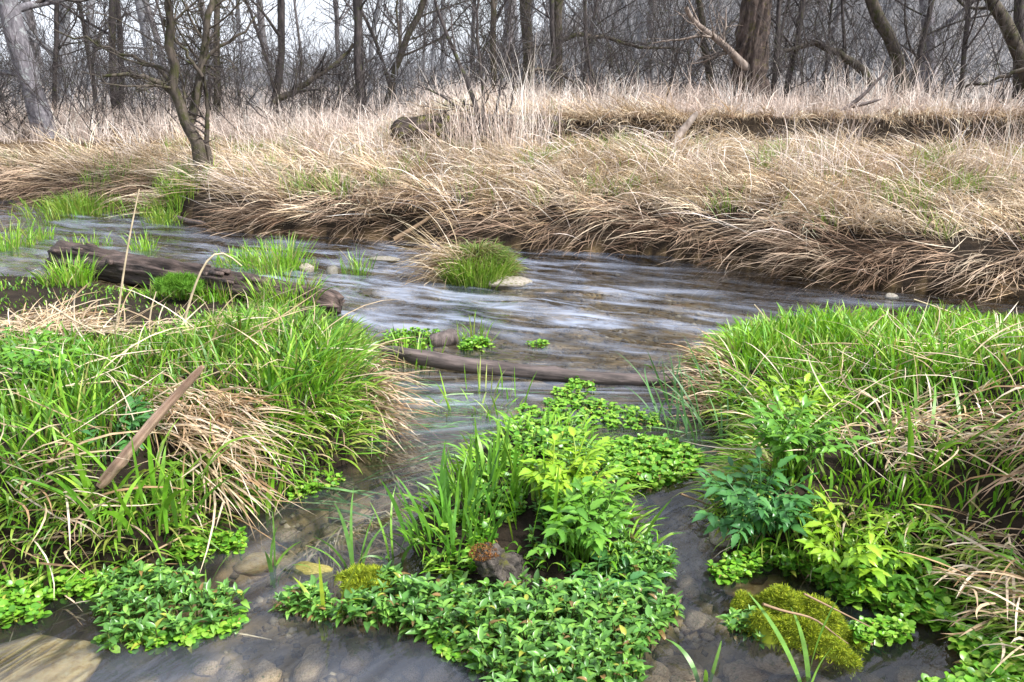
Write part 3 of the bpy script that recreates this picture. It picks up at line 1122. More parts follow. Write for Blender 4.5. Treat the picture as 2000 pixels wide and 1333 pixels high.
TREES = [
    ('old_tree', 'thick grey lichen covered trunk leaning left at the left edge', [(85, 245), (60, 165), (35, 85), (10, 0), (-10, -140)], 11.5, 46, 38, M_LICHEN, 8),
    ('bare_tree', 'pale hazy trunk right behind the thick leaning trunk', [(132, 200), (126, 100), (124, 0), (122, -150)], 17, 28, 22, M_HAZEBARK, 8),
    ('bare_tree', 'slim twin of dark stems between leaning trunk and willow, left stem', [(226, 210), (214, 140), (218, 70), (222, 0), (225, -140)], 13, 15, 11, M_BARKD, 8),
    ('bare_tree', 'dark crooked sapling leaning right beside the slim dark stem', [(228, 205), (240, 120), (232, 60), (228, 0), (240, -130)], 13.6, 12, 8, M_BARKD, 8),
    ('bare_tree', 'pale far stem left of the slim dark twin stems', [(178, 190), (176, 90), (176, 0), (178, -100)], 19, 18, 14, M_HAZEBARK, 7),
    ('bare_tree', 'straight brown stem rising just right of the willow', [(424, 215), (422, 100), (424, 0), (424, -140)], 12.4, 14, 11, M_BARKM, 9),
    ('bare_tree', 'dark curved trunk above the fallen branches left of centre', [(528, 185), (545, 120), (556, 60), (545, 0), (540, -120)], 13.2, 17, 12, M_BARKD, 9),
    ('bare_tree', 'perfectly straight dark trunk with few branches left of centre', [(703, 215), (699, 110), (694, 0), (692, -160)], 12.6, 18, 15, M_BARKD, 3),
    ('bare_tree', 'slender forked tree between straight dark trunk and the shrub', [(726, 180), (724, 80), (735, 20), (760, -60)], 17, 11, 7, M_HAZEBARK, 10),
    ('bare_tree', 'leaning dark tree with fan of branches behind the tall grass', [(755, 190), (775, 110), (800, 60), (830, 20), (850, -60)], 15.5, 16, 9, M_BARKM, 12),
    ('bare_tree', 'thin upright stem above the pale shrub in centre', [(966, 170), (963, 80), (961, 0), (964, -120)], 12.6, 13, 9, M_BARKM, 9),
    ('bare_tree', 'mossy trunk, left of the two upright ones in the centre', [(1033, 200), (1030, 100), (1028, 0), (1026, -160)], 15, 27, 22, M_BARKM, 6),
    ('bare_tree', 'mossy trunk, right of the two upright ones in the centre', [(1092, 220), (1090, 110), (1089, 0), (1090, -160)], 13.2, 22, 19, M_BARKM, 6),
    ('bare_tree', 'dark twisted vine like stem right of the mossy trunks', [(1185, 200), (1155, 155), (1140, 105), (1142, 50), (1138, 0), (1146, -110)], 11.8, 10, 7, M_BARKD, 5),
    ('bare_tree', 'thin dark stem leaning beside the rotten snag', [(1508, 205), (1518, 90), (1524, 0), (1520, -130)], 12.2, 11, 7, M_BARKD, 10),
    ('bare_tree', 'thin stem slanting right just right of the rotten snag', [(1530, 200), (1552, 95), (1570, 0), (1590, -120)], 12.8, 13, 8, M_BARKD, 8),
    ('mossy_tree', 'mossy trunk leaning left above tall grass at right', [(1775, 160), (1745, 85), (1700, 5), (1660, -110)], 13.2, 26, 20, M_BARKM, 7),
    ('bare_tree', 'broad pale grey trunk between the two leaning mossy trunks', [(1818, 165), (1812, 80), (1806, 0), (1806, -150)], 16, 30, 26, M_LICHEN, 6),
    ('mossy_tree', 'mossy trunk leaning left at the right edge', [(2025, 170), (1985, 80), (1945, 10), (1890, -90)], 12.6, 30, 24, M_BARKM, 8),
    ('bare_tree', 'dark trunk at the far right edge behind the leaning one', [(1998, 160), (1992, 60), (1990, 0), (1990, -120)], 13.6, 24, 18, M_BARKD, 6),
    ('bare_tree', 'slim tree left of the rotten snag behind its dead limb', [(1392, 190), (1380, 100), (1372, 30), (1352, -40)], 14, 16, 10, M_BARKM, 9),
    ('bare_tree', 'pale forked tree far behind between mossy trunks and snag', [(1255, 180), (1240, 90), (1222, 20), (1200, -60)], 18, 14, 10, M_HAZEBARK, 10),
    ('bare_tree', 'thin black sapling between snag and right leaning trunk', [(1660, 170), (1650, 60), (1640, 0), (1650, -60)], 14, 8, 5, M_BARKD, 10),
]
for nm, lb, pl, Y, w0, w1, mt, lm in TREES:
    st = up_on(stem(pl, Y, w0 * .86, w1 * .82), 2.5)
    b = st[0][0]
    b[2] = min(b[2], float(gz(b[0], b[1]))) - .05
    tree(nm, lb, 'tree', [st], mt, lm, 6, 6, twig_mat=M_BARKD if mt is not M_HAZEBARK else mt, limb_t=.12, limb_len=(.22, .45))

# rotten snag with its broken limb
sp = stem([(1468, 215), (1464, 150), (1468, 90), (1474, 40), (1480, -20), (1488, -120)], 11.6, 62, 42)
th = thing('rotten_snag', 'thick rotting trunk with torn brown bark right of centre', 'tree', sp[0][0])
K, S = 100, 56
P = resample(sp[0], K)
R = np.linspace(sp[1], sp[2], K)
V, Q, C = tubes(P, R, S, (1, 1, 1))
VV = V.reshape(K, S, 3)
kk, ss = np.meshgrid(np.arange(K), np.arange(S), indexing='ij')
an = ss / S * 6.283
dsp = 1 + .22 * perlin(np.cos(an) * 2.2 + 5, kk * .08 + np.sin(an) * 2.2, 3) + .5 * np.minimum(0, perlin(np.cos(an) * 4 + 9, kk * .12 + np.sin(an) * 4, 7)) + .25 * perlin(np.cos(an) * 9 + 2, kk * .07 + np.sin(an) * 9, 4) + .35 * np.exp(-kk / 7.0) * (.5 + .5 * np.cos(an * 4))
VV = P[:, None] + (VV - P[:, None]) * dsp[..., None]
g = Geo().add(VV, Q, C=(1, 1, 1))
build('trunk', g, M_SNAG, th)
g = Geo()
lp, r0, r1 = stem([(1466, 140), (1440, 116), (1415, 88), (1380, 62), (1352, 42), (1340, 15)], 11.5, 17, 7, -.4)
P1 = resample(lp, 14)
V, Q, C = tubes(P1, np.linspace(r0, r1, 14), 8, (1, 1, 1))
g.add(V, Q, C=C)
Pq, Rq = grow(P1[None], np.linspace(r0, r1, 14)[None], 9, .3, 1, .8, (.4, .9), (.3, .6), .15, .02, 7)
V, Q, C = tubes(Pq, np.maximum(Rq, .004), 4, (1, 1, 1))
g.add(V, Q, C=C)
Pq, Rq = grow(Pq, Rq, 0, .1, 1, .7, (.4, .8), (.4, .7), .18, 0, 5, per=5)
V, Q, C = tubes(Pq, np.maximum(Rq, .003), 3, (1, 1, 1))
g.add(V, Q, C=C)
build('dead_limb', g, M_DEADWOOD, th)

# low mossy boughs
for lb, pl, Y, w in [('arching mossy bough bending down right of the rotten snag', [(1705, 165), (1680, 130), (1640, 105), (1590, 85), (1530, 100)], 12.4, 18),
                     ('long horizontal mossy bough right of the upright mossy trunks', [(1092, 80), (1120, 68), (1180, 72), (1240, 92), (1320, 95)], 13.0, 9),
                     ('dead slanting branch fallen left of the straight dark trunk', [(535, 200), (590, 170), (630, 145), (665, 115), (690, 85)], 12.4, 13),
                     ('dark low branches drooping at the far right edge', [(2040, 135), (1985, 140), (1930, 160), (1880, 172)], 10.6, 9),
                     ('thin dark branch arching over grass near the centre', [(1000, 190), (1020, 150), (1050, 130), (1110, 150), (1160, 190)], 10.6, 7)]:
    pts, r0, r1 = stem(pl, Y, w, w * .4, .3)
    P = resample(pts, 14)
    P[1:-1] += RNG.normal(0, .012, (12, 3))
    th = thing('bough', lb, 'branch', P[0])
    g = Geo()
    V, Q, C = tubes(P, np.linspace(r0, r1, 14), 8, (1, 1, 1))
    build('main_limb', g.add(V, Q, C=C), M_BARKM, th)
    g = Geo()
    P1, R1 = grow(P[None], np.linspace(r0, r1, 14)[None], 12, .15, 1, .8, (.2, .5), (.3, .6), .16, .04, 7)
    V, Q, C = tubes(P1, np.maximum(R1, .005), 4, (1, 1, 1))
    g.add(V, Q, C=C)
    P2, R2 = grow(P1, R1, 0, .1, 1, .7, (.3, .7), (.4, .7), .18, .03, 5, per=5)
    V, Q, C = tubes(P2, np.maximum(R2, .003), 3, (1, 1, 1))
    g.add(V, Q, C=C)
    tag(build('twigs', g, M_BARKD, th), kind='stuff')

# leafless shrub in the pale grass, centre
sts = [stem(pl, 9.1, w, w * .45, ln) for pl, w, ln in [([(938, 262), (928, 200), (905, 140), (875, 70), (850, 10), (835, -60)], 11, .2), ([(942, 265), (945, 190), (935, 110), (930, 40), (940, -40)], 8, -.2),
                                                       ([(960, 265), (975, 190), (985, 120), (1000, 70)], 7, .3), ([(930, 262), (900, 215), (860, 185), (815, 165)], 6, -.3), ([(965, 262), (1000, 205), (1005, 140)], 6, 0), ([(950, 262), (920, 170), (890, 120), (880, 20)], 6, .4)]]
tree('leafless_shrub', 'dark many stemmed leafless shrub standing in pale grass at centre', 'shrub', sts, M_BARKD, 22, 5, 4, limb_t=.2, limb_len=(.3, .6), S=6)

# saplings at the edge of the wood
ORD = 'first second third fourth fifth sixth seventh eighth ninth tenth eleventh twelfth thirteenth fourteenth fifteenth sixteenth seventeenth eighteenth'.split()
for i in range(18):
    Y = RNG.uniform(12.5, 17)
    u = 40 + i * 112 + RNG.uniform(-45, 45)
    x = (u - 1000) / FPX * Y * 1.02
    z = float(gz(x, Y))
    hgt = RNG.uniform(3.5, 6)
    r = RNG.uniform(.02, .045)
    ln = RNG.normal(0, .22, 2)
    pts = np.array([[x, Y, z - .1], [x + ln[0] * hgt * .25, Y, z + hgt * .3], [x + ln[0] * hgt * .7 + RNG.normal(0, .2), Y + ln[1], z + hgt * .65], [x + ln[0] * hgt, Y + ln[1] * 2, z + hgt]])
    tree('sapling', f'thin dark crooked sapling at the wood edge, {ORD[i]} from the left', 'tree', [(pts, r, r * .4)], M_BARKD, 16, 6, 5, limb_t=.1, limb_len=(.25, .5), rmin=.0035, S=6, group='dark saplings at the edge of the wood')

# trees far back in the wood
k = 0
for i in range(64):
    Y = RNG.uniform(17, 44)
    u = RNG.uniform(-60, 2060) if i % 3 else RNG.uniform(900, 2060)
    x = (u - 1000) / FPX * Y * 1.02
    z = float(gz(x, Y))
    hgt = RNG.uniform(7, 12)
    r = RNG.uniform(.06, .20)
    ln = RNG.normal(0, .12, 2)
    pts = np.array([[x, Y, z - .1], [x + ln[0] * hgt * .3, Y + ln[1] * hgt * .3, z + hgt * .35], [x + ln[0] * hgt * .6 + RNG.normal(0, .2), Y, z + hgt * .7], [x + ln[0] * hgt, Y, z + hgt]])
    tree('distant_tree', 'bare grey tree standing far back in the pale wood', 'tree', [(pts, r * .8, r * .3)], M_HAZEBARK if i % 2 else M_BARK, 12, 6, 5, limb_t=.15, limb_len=(.2, .42), rmin=.007, S=6, group='bare trees far back in the wood')

# brushwood filling the wood floor and the slope behind
g = Geo()
nst = 2100
Yb = RNG.uniform(14, 50, nst)
ub = RNG.uniform(-100, 2100, nst)
xb = (ub - 1000) / FPX * Yb * 1.02
P0 = np.column_stack([xb, Yb, gz(xb, Yb) - .05])
D = nrm(np.column_stack([RNG.normal(0, .45, nst), RNG.normal(0, .45, nst), np.ones(nst)]))
K = 6
Ln = RNG.uniform(1.4, 3.6, nst) * (.38 + .62 * sstep(ub, 850, 1400))
P = np.zeros((nst, K, 3))
P[:, 0] = P0
for s in range(1, K):
    D = nrm(D + RNG.normal(0, .12, (nst, 3)) + np.array([0, 0, -.04]))
    P[:, s] = P[:, s - 1] + D * (Ln / (K - 1))[:, None]
R = RNG.uniform(.008, .02, nst)[:, None] * np.linspace(1, .3, K)[None]
V, Q, C = tubes(P, R, 3, mixcol(nst, [(1, 1, 1), (.8, .75, .75), (1.1, 1.0, 1.0)]) * 1.0)
g.add(V, Q, C=C)
P2, R2 = grow(P, R, 12500, .1, 1, .6, (.3, .6), (.4, .7), .15, .02, 5)
V, Q, C = tubes(P2, np.maximum(R2, .004), 3, (1, 1, 1))
g.add(V, Q, C=C)
P3, R3 = grow(P2, R2, 32000, .1, 1, .6, (.4, .8), (.5, .8), .15, .02, 4)
V, Q, C = tubes(P3, np.maximum(R3, np.where(P3[:, :1, 1] > 26, .0065, .0035)), 3, (1, 1, 1))
g.add(V, Q, C=C)
tag(build('brushwood', g, M_HAZEBARK), 'grey tangle of leafless brushwood filling the wood behind the bank', 'thicket', kind='stuff')
# nearer undergrowth on the left and right
g = Geo()
nst = 420
Yb = RNG.uniform(10.8, 14.5, nst)
ub = np.concatenate([RNG.uniform(-60, 760, 210), RNG.uniform(760, 2060, 210)])
xb = (ub - 1000) / FPX * Yb * 1.02
P = np.zeros((nst, K, 3))
P[:, 0] = np.column_stack([xb, Yb, gz(xb, Yb) - .05])
D = nrm(np.column_stack([RNG.normal(0, .5, nst), RNG.normal(0, .4, nst), np.ones(nst)]))
Ln = RNG.uniform(.8, 2.0, nst)
for s in range(1, K):
    D = nrm(D + RNG.normal(0, .14, (nst, 3)))
    P[:, s] = P[:, s - 1] + D * (Ln / (K - 1))[:, None]
R = RNG.uniform(.004, .010, nst)[:, None] * np.linspace(1, .3, K)[None]
V, Q, C = tubes(P, R, 4, (1, 1, 1))
g.add(V, Q, C=C)
P2, R2 = grow(P, R, 4200, .15, 1, .6, (.3, .6), (.4, .7), .15, .03, 5)
V, Q, C = tubes(P2, np.maximum(R2, .0028), 3, (1, 1, 1))
g.add(V, Q, C=C)
P3, R3 = grow(P2, R2, 9000, .1, 1, .6, (.4, .8), (.5, .8), .15, .02, 4)
V, Q, C = tubes(P3, np.maximum(R3, .0018), 3, (1, 1, 1))
g.add(V, Q, C=C)
tag(build('undergrowth', g, M_BARKD), 'thin leafless twigs of undergrowth rising behind the tall dry grass', 'undergrowth', kind='stuff')


# logs and sticks ----------------------------------------------------------
def ridge_log(pts, r0, r1, K=90, S=44, seed=0, amp=.16, knots=()):
    P = resample(pts, K)
    R = np.linspace(r0, r1, K)
    R[:4] *= [.62, .86, .95, 1]                     # worn, broken ends
    R[-4:] *= [1, .93, .82, .55]
    V, Q, C = tubes(P, R, S, (1, 1, 1))
    VV = V.reshape(K, S, 3)
    kk, ss = np.meshgrid(np.arange(K), np.arange(S), indexing='ij')
    an = ss / S * 6.283
    cx, sn = np.cos(an), np.sin(an)
    d = 1 + amp * perlin(cx * 3 + 4, sn * 3 + kk * .05, seed) + amp * .8 * perlin(cx * 8 + kk * .10, sn * 8 + kk * .04, seed + 1) + amp * .5 * perlin(cx * 3 + kk * .3, sn * 3, seed + 2)
    for kc, ac, w, a in knots:
        d = d + a * np.exp(-((kk - kc) / w) ** 2 - ((np.angle(np.exp(1j * (an - ac)))) / .5) ** 2)
    VV = P[:, None] + (VV - P[:, None]) * d[..., None]
    ax0 = nrm(P[-1] - P[0])                          # ragged ends
    for ke, sg in ((0, -1), (K - 1, 1)):
        VV[ke] += sg * ax0 * (r0 * .5 * perlin(cx[0] * 3 + seed, sn[0] * 3, seed + 5))[:, None]
    g = Geo().add(VV, Q, C=(1, 1, 1))
    tube_cap(g, VV.reshape(-1, 3), S, K, (1, 1, 1))
    return g, P, VV


def build_aligned(name, g, mat, a, b, parent=None):
    """mesh whose own z axis runs along the wood, so the grain follows it"""
    d = Vector(np.asarray(b, float) - np.asarray(a, float)).normalized()
    q = Vector((0, 0, 1)).rotation_difference(d)
    M3 = np.array(q.to_matrix())
    a = np.asarray(a, float)
    g.v = [(v - a) @ M3 for v in g.v]
    o = link(name, g.mesh(name), mat, parent, a)
    o.rotation_mode = 'QUATERNION'
    o.rotation_quaternion = q
    return o


lg = np.array([G(112, 505, .08), G(240, 525, .10), G(380, 546, .12), G(520, 570, .12), G(664, 598, .08)])
g, LPp, LVV = ridge_log(lg, .115, .075, seed=5, amp=.38)
th = thing('fallen_log', 'rotten dark log lying along the water edge of left bank', 'log', lg[0])
build_aligned('trunk', g, M_LOG, lg[0], lg[-1], th)
gm = Geo()                            # loose bark flakes
for i in range(42):
    k = random.randint(4, 85)
    s = random.randint(0, 43)
    c = LVV[k, s]
    ax = nrm(LPp[min(k + 1, 89)] - LPp[k - 1])
    nr = nrm(c - LPp[k])
    if nr[2] < .05:
        continue
    sd_ = np.cross(ax, nr)
    l, w = random.uniform(.05, .14), random.uniform(.015, .035)
    q = [c + nr * .012 + ax * a * l + sd_ * b * w + nr * random.uniform(0, .012) for a, b in ((-.5, -.5), (.5, -.4), (.6, .5), (-.4, .6))]
    q2 = [x - nr * .01 for x in q]
    gf = Geo().add(np.array(q + q2), [[0, 1, 2, 3], [4, 7, 6, 5], [0, 4, 5, 1], [1, 5, 6, 2], [2, 6, 7, 3], [3, 7, 4, 0]], C=(1, 1, 1))
    build('bark_flake', gf, M_LOG, th, origin=c, smooth=False)

br = np.array([G(745, 688, .05), G(830, 700, .05), G(900, 712, .03), G(1040, 728, .02), G(1130, 738, .015), G(1230, 742, .02), G(1330, 742, .03), G(1420, 735, .08)])
g, P, _ = ridge_log(br, .040, .026, K=70, S=20, seed=9, amp=.12, knots=[(36, 1.2, 1.6, .5), (36, 4, 1.6, .4), (14, 2, 2, .3)])
tag(build_aligned('fallen_branch', g, M_BRANCH, br[0], br[-1]), 'long wet grey branch lying across the channel between both near banks', 'branch')
lg2 = np.array([G(838, 668, .02), G(862, 664, .03), G(892, 656, .04)])
g, P, _ = ridge_log(lg2, .035, .045, K=24, S=16, seed=11, amp=.2)
tag(build('broken_branch', g, M_BRANCH, origin=lg2[0]), 'short dark broken branch end above the cress patch', 'branch')

stk = np.array([PY(195, 950, 2.20), PY(232, 905, 2.20), PY(300, 822, 2.22), PY(396, 716, 2.25)])
g, P, _ = ridge_log(stk, px(25, 2.2) / 2, px(15, 2.2) / 2, K=40, S=14, seed=13, amp=.14, knots=[(9, 1, 1.5, .5), (9, 3.6, 1.2, .35)])
o = build_aligned('leaning_stick', g, M_POLE, stk[0], stk[-1])
tag(o, 'thick peeled brown stick leaning out of the left bank', 'stick')

# wood on the far bank
mlog = np.array([PY(768, 262, 8.95), PY(850, 250, 9.1), PY(960, 247, 9.25), PY(1100, 247, 9.4)])
g, P, _ = ridge_log(mlog, .12, .10, K=70, S=28, seed=15, amp=.4)
tag(build_aligned('mossy_log', g, M_MLOG, mlog[0], mlog[-1]), 'mossy dark log end half buried in the step of far bank', 'log')
pk = np.array([PY(1312, 285, 8.9), PY(1338, 250, 9.0), PY(1362, 220, 9.1)])
g, P, _ = ridge_log(pk, .055, .03, K=20, S=10, seed=17, amp=.12)
tag(build('weathered_stake', g, M_DEADWOOD, origin=pk[0]), 'grey weathered stake slanting against the step of far bank', 'stake')
st_ = np.array([PY(1256, 245, 9.9), PY(1255, 228, 9.9), PY(1254, 212, 9.9)])
g, P, _ = ridge_log(st_, .07, .055, K=14, S=16, seed=18, amp=.2)
tag(build('tree_stump', g, M_BARKM, origin=st_[0]), 'small mossy stump standing above the step of far bank', 'stump')
for lb, pl in [('dead forked branch sticking up from the right far bank', [(1640, 222), (1670, 200), (1695, 178), (1732, 138)]), ('low dead branch lying below the forked one', [(1655, 208), (1690, 203), (1722, 194)])]:
    p_ = np.array([PY(u, v, 9.7) for u, v in pl])
    g, P, _ = ridge_log(p_, .03, .012, K=18, S=8, seed=19, amp=.15)
    tag(build('dead_branch', g, M_BRANCH, origin=p_[0]), lb, 'branch')
rt = np.array([G(340, 424, .03), G(365, 432, .02), G(400, 436, .04)])
g, P, _ = ridge_log(rt, .03, .02, K=14, S=8, seed=20, amp=.1)
tag(build('bare_root', g, M_BRANCH, origin=rt[0]), 'pale wet root curving into the water below the willow', 'root')

# ------------------------------------------------------------------ stones
import bmesh
STONES = []
for k in range(8):
    bm = bmesh.new()
    bmesh.ops.create_icosphere(bm, subdivisions=3, radius=1)
    rr = np.random.default_rng(100 + k)
    dirs = nrm(rr.normal(0, 1, (11, 3)))
    amp = rr.uniform(.62, .9, 11)
    for vtx in bm.verts:
        p = np.array(vtx.co)
        q = p.copy()
        for d_, a_ in zip(dirs, amp):
            t = q @ d_
            if t > a_:
                q = q - d_ * (t - a_) * .85
        q = q * (1 + .16 * perlin(p[0] * 1.7 + k, p[1] * 1.7 + p[2] * 1.3, k) + .07 * perlin(p[0] * 5 + k, p[1] * 5 + p[2] * 4, k + 3))
        vtx.co = q
    me = bpy.data.meshes.new('stone')
    bm.to_mesh(me)
    bm.free()
    me.polygons.foreach_set('use_smooth', np.ones(len(me.polygons), bool))
    me.materials.append(M_STONE)
    STONES.append(me)


def stone(k, loc, size, rot, mat, label, group=None, name='stone'):
    me = STONES[k % 8]
    if mat is not M_STONE:
        me = me.copy()
        me.materials.clear()
        me.materials.append(mat)
    o = bpy.data.objects.new(name, me)
    COL.objects.link(o)
    o.location = Vector(loc)
    o.scale = size
    o.rotation_euler = rot
    WORLD[o.name] = np.asarray(loc, float)
    return tag(o, label, 'stone', group)


stone(6, G(50, 1325, -.06), (.22, .16, .055), (.05, -.06, .3), M_TAN, 'large flat ochre stone under shallow water at lower left corner')
stone(2, G(615, 1118, -.01), (.075, .035, .03), (0, .08, -.1), M_GREENST, 'yellow green algae covered stone in the left channel')
stone(3, G(1415, 1052, .0), (.055, .045, .035), (0, 0, .5), M_GREYST, 'small grey stone under the dark herbs of right bank')
stone(4, G(1742, 580, .0), (.05, .035, .03), (0, 0, .2), M_GREYST, 'lone grey stone breaking the brown water at right')
stone(5, G(985, 553, .0), (.19, .10, .05), (0, 0, .1), M_GREYST, 'flat pale stone under the grass tussock in midstream')
stone(6, G(600, 525, .01), (.06, .05, .045), (0, 0, 0), M_GREYST, 'dark stone beside the big green tuft in the stream')
stone(7, G(650, 532, .01), (.05, .05, .045), (0, 0, .6), M_GREYST, 'dark pointed stone below the thin tuft in the stream')
stone(0, G(750, 507, .01), (.13, .05, .025), (0, 0, -.1), M_GREYST, 'flat dark stone right of the thin tuft in the stream')
stone(3, G(715, 1150, .0), (.085, .055, .05), (0, 0, .4), M_GREYST, 'mossy stone at left end of the brooklime mat')
BOULDER = stone(1, G(1560, 1245, -.05), (.17, .125, .09), (0, 0, .7), M_GREYST, 'rounded boulder capped with bright moss in right channel')
stone(2, G(1500, 1150, -.09), (.14, .08, .05), (0, 0, .2), M_TAN, 'long rust brown stone under water behind the mossy boulder')
stone(5, G(495, 1105, -.06), (.07, .05, .04), (0, 0, .1), M_TAN, 'tan stone below the water left of the algae stone')

# submerged stones of the channels
pts = np.concatenate([scatter(pxpoly([(1250, 1100), (1400, 1060), (1480, 1120), (1700, 1200), (1850, 1300), (1900, 1345), (1250, 1345), (1300, 1250)], -.1), 95),
                      scatter(pxpoly([(500, 1060), (640, 960), (760, 930), (800, 1000), (770, 1080), (700, 1140), (500, 1150)], -.1), 45),
                      scatter(pxpoly([(120, 1290), (600, 1220), (900, 1260), (880, 1345), (200, 1345)], -.1), 30)])
for i, (x, y) in enumerate(pts):
    s = RNG.uniform(.014, .05)
    stone(i, (x, y, min(float(gz(x, y)) + s * .25, -.035 - s * .7)), (s * RNG.uniform(1, 1.6), s, s * .7), (RNG.normal(0, .2), RNG.normal(0, .2), RNG.uniform(0, 6)), M_STONE,
          'rounded brown stone lying under the shallow foreground water', 'stones on the stream bed')
# finer gravel
g = Geo()
P8 = np.array([[1, 0, 0], [0, 1, 0], [-1, 0, 0], [0, -1, 0], [0, 0, .7], [0, 0, -.7]], float)
T8 = np.array([[0, 1, 4], [1, 2, 4], [2, 3, 4], [3, 0, 4], [1, 0, 5], [2, 1, 5], [3, 2, 5], [0, 3, 5]])
gp = np.concatenate([scatter(pxpoly([(420, 1345), (1900, 1345), (1500, 1050), (1300, 950), (700, 900), (450, 1060)], -.1), 2600), scatter(pxpoly([(760, 900), (1000, 760), (1350, 760), (1380, 850), (1250, 960)], -.1), 500),
                     scatter(pxpoly([(900, 700), (1350, 700), (2000, 640), (2000, 590), (1300, 510), (900, 500), (600, 500)], -.1), 1800)])
gp = gp[gz(gp[:, 0], gp[:, 1]) < -.06]
n = len(gp)
s = RNG.uniform(.006, .022, n) * (1 + .5 * (gp[:, 1] > 3))
a = RNG.uniform(0, 6.28, n)
Vg = P8[None] * s[:, None, None] * RNG.uniform(.6, 1.4, (n, 6, 3))
Vr = Vg.copy()
Vr[..., 0] = Vg[..., 0] * np.cos(a)[:, None] - Vg[..., 1] * np.sin(a)[:, None]
Vr[..., 1] = Vg[..., 0] * np.sin(a)[:, None] + Vg[..., 1] * np.cos(a)[:, None]
Vr += np.column_stack([gp, gz(gp[:, 0], gp[:, 1])])[:, None]
g.add(Vr, T=(T8[None] + np.arange(n)[:, None, None] * 6).reshape(-1, 3), C=np.repeat(mixcol(n, [(.34, .26, .16), (.22, .17, .11), (.45, .38, .28), (.14, .11, .08)], None, .2), 6, 0))
tag(build('gravel', g, M_GROUND), 'brown gravel on the bed of the stream', 'gravel', kind='stuff')


def moss_on(parent, centre, rx, ry, rz, n, cols, name='moss', seed=7, l=(.006, .018), wd=(.0014, .0028), rot=0.0):
    cr, sr = math.cos(rot), math.sin(rot)

    def hf(a, b):                     # cushion height over the unit disc
        r = np.sqrt(a * a + b * b) * (1 + .75 * perlin(a * 1.5 + 5, b * 1.5 + 2, seed))
        return rz * np.clip(1 - r ** 2, 0, 1) ** .6 * (1 + .5 * perlin(a * 1.8 + 1, b * 1.8 + 8, seed + 1) + .30 * perlin(a * 4, b * 4, seed + 2)) - .06 * (r > .999)

    def place(a, b):
        x, y = a * rx, b * ry
        return np.stack([centre[0] + x * cr - y * sr, centre[1] + x * sr + y * cr, centre[2] + hf(a, b)], -1)
    g = Geo()
    q = np.linspace(-1.25, 1.25, 40)
    A, B = np.meshgrid(q, q)
    gq = grid_quads(40, 40)
    gq = gq[(hf(A, B).ravel()[gq] > -.02).all(1)]
    g.add(place(A, B).reshape(-1, 3) - [0, 0, .002], gq, C=np.mean(cols, 0) * .75)
    a, b = U(-1.1, 1.1, n), U(-1.1, 1.1, n)
    k = hf(a, b) > 0
    a, b = a[k], b[k]
    p = place(a, b)
    m = len(p)
    e = .04
    gx = (hf(a + e, b) - hf(a - e, b)) / (2 * e * rx)
    gy = (hf(a, b + e) - hf(a, b - e)) / (2 * e * ry)
    az = np.arctan2(-gy, -gx) + rot + N_(0, .8, m)
    st = np.arctan(np.hypot(gx, gy)) * .8
    V, Q, C = blades(p, U(l[0], l[1], m), U(wd[0], wd[1], m), az, st + N_(.1, .35, m), st + N_(.7, .4, m), mixcol(m, cols, None, .2), 2)
    g.add(V, Q, C=C)
    return build(name, g, M_MOSS, origin=centre)


MOSS = [(.36, .44, .03), (.48, .54, .05), (.22, .32, .03), (.14, .20, .03)]
tag(moss_on(None, G(1555, 1245, -.035), .15, .095, .11, 24000, MOSS, 'moss_cushion', rot=-.5), 'bright yellow green moss cushion on the boulder in right channel', 'moss')
tag(moss_on(None, G(712, 1138, .03), .07, .05, .03, 3500, MOSS, 'moss_cushion'), 'small moss cushion on stone at left end of brooklime mat', 'moss')
tag(moss_on(None, G(352, 566, .13), .13, .11, .07, 3500, [(.12, .28, .03), (.09, .22, .03), (.16, .33, .04)], 'moss_cushion', l=(.02, .05), wd=(.002, .004)), 'round green cushion plant in front of the rotten log', 'moss')

# old stump in the middle islet
stp = np.array([G(1010, 1140, .0), G(985, 1120, .05), G(960, 1098, .09), G(945, 1080, .13)])
g, P, _ = ridge_log(stp, .06, .034, K=40, S=32, seed=23, amp=.55)
th = thing('rotten_stump', 'small rotten stump with rusty moss top at the brooklime mat', 'stump', stp[0])
build('wood', g, M_STUMP, th)
g = Geo()
n = 900
d = nrm(RNG.normal(0, 1, (n, 3)))
p = stp[-1] + d * [.036, .036, .016] * (1 + .4 * perlin(d[:, 0] * 2, d[:, 1] * 2, 3))[:, None]
V, Q, C = blades(p, U(.004, .009, n), U(.0015, .003, n), U(0, 6.28, n), N_(.6, .4, n), N_(1.4, .4, n), mixcol(n, [(.25, .11, .04), (.34, .17, .06), (.16, .07, .03)]), 2)
g.add(V, Q, C=C)
build('rusty_moss', g, M_MOSS, th)


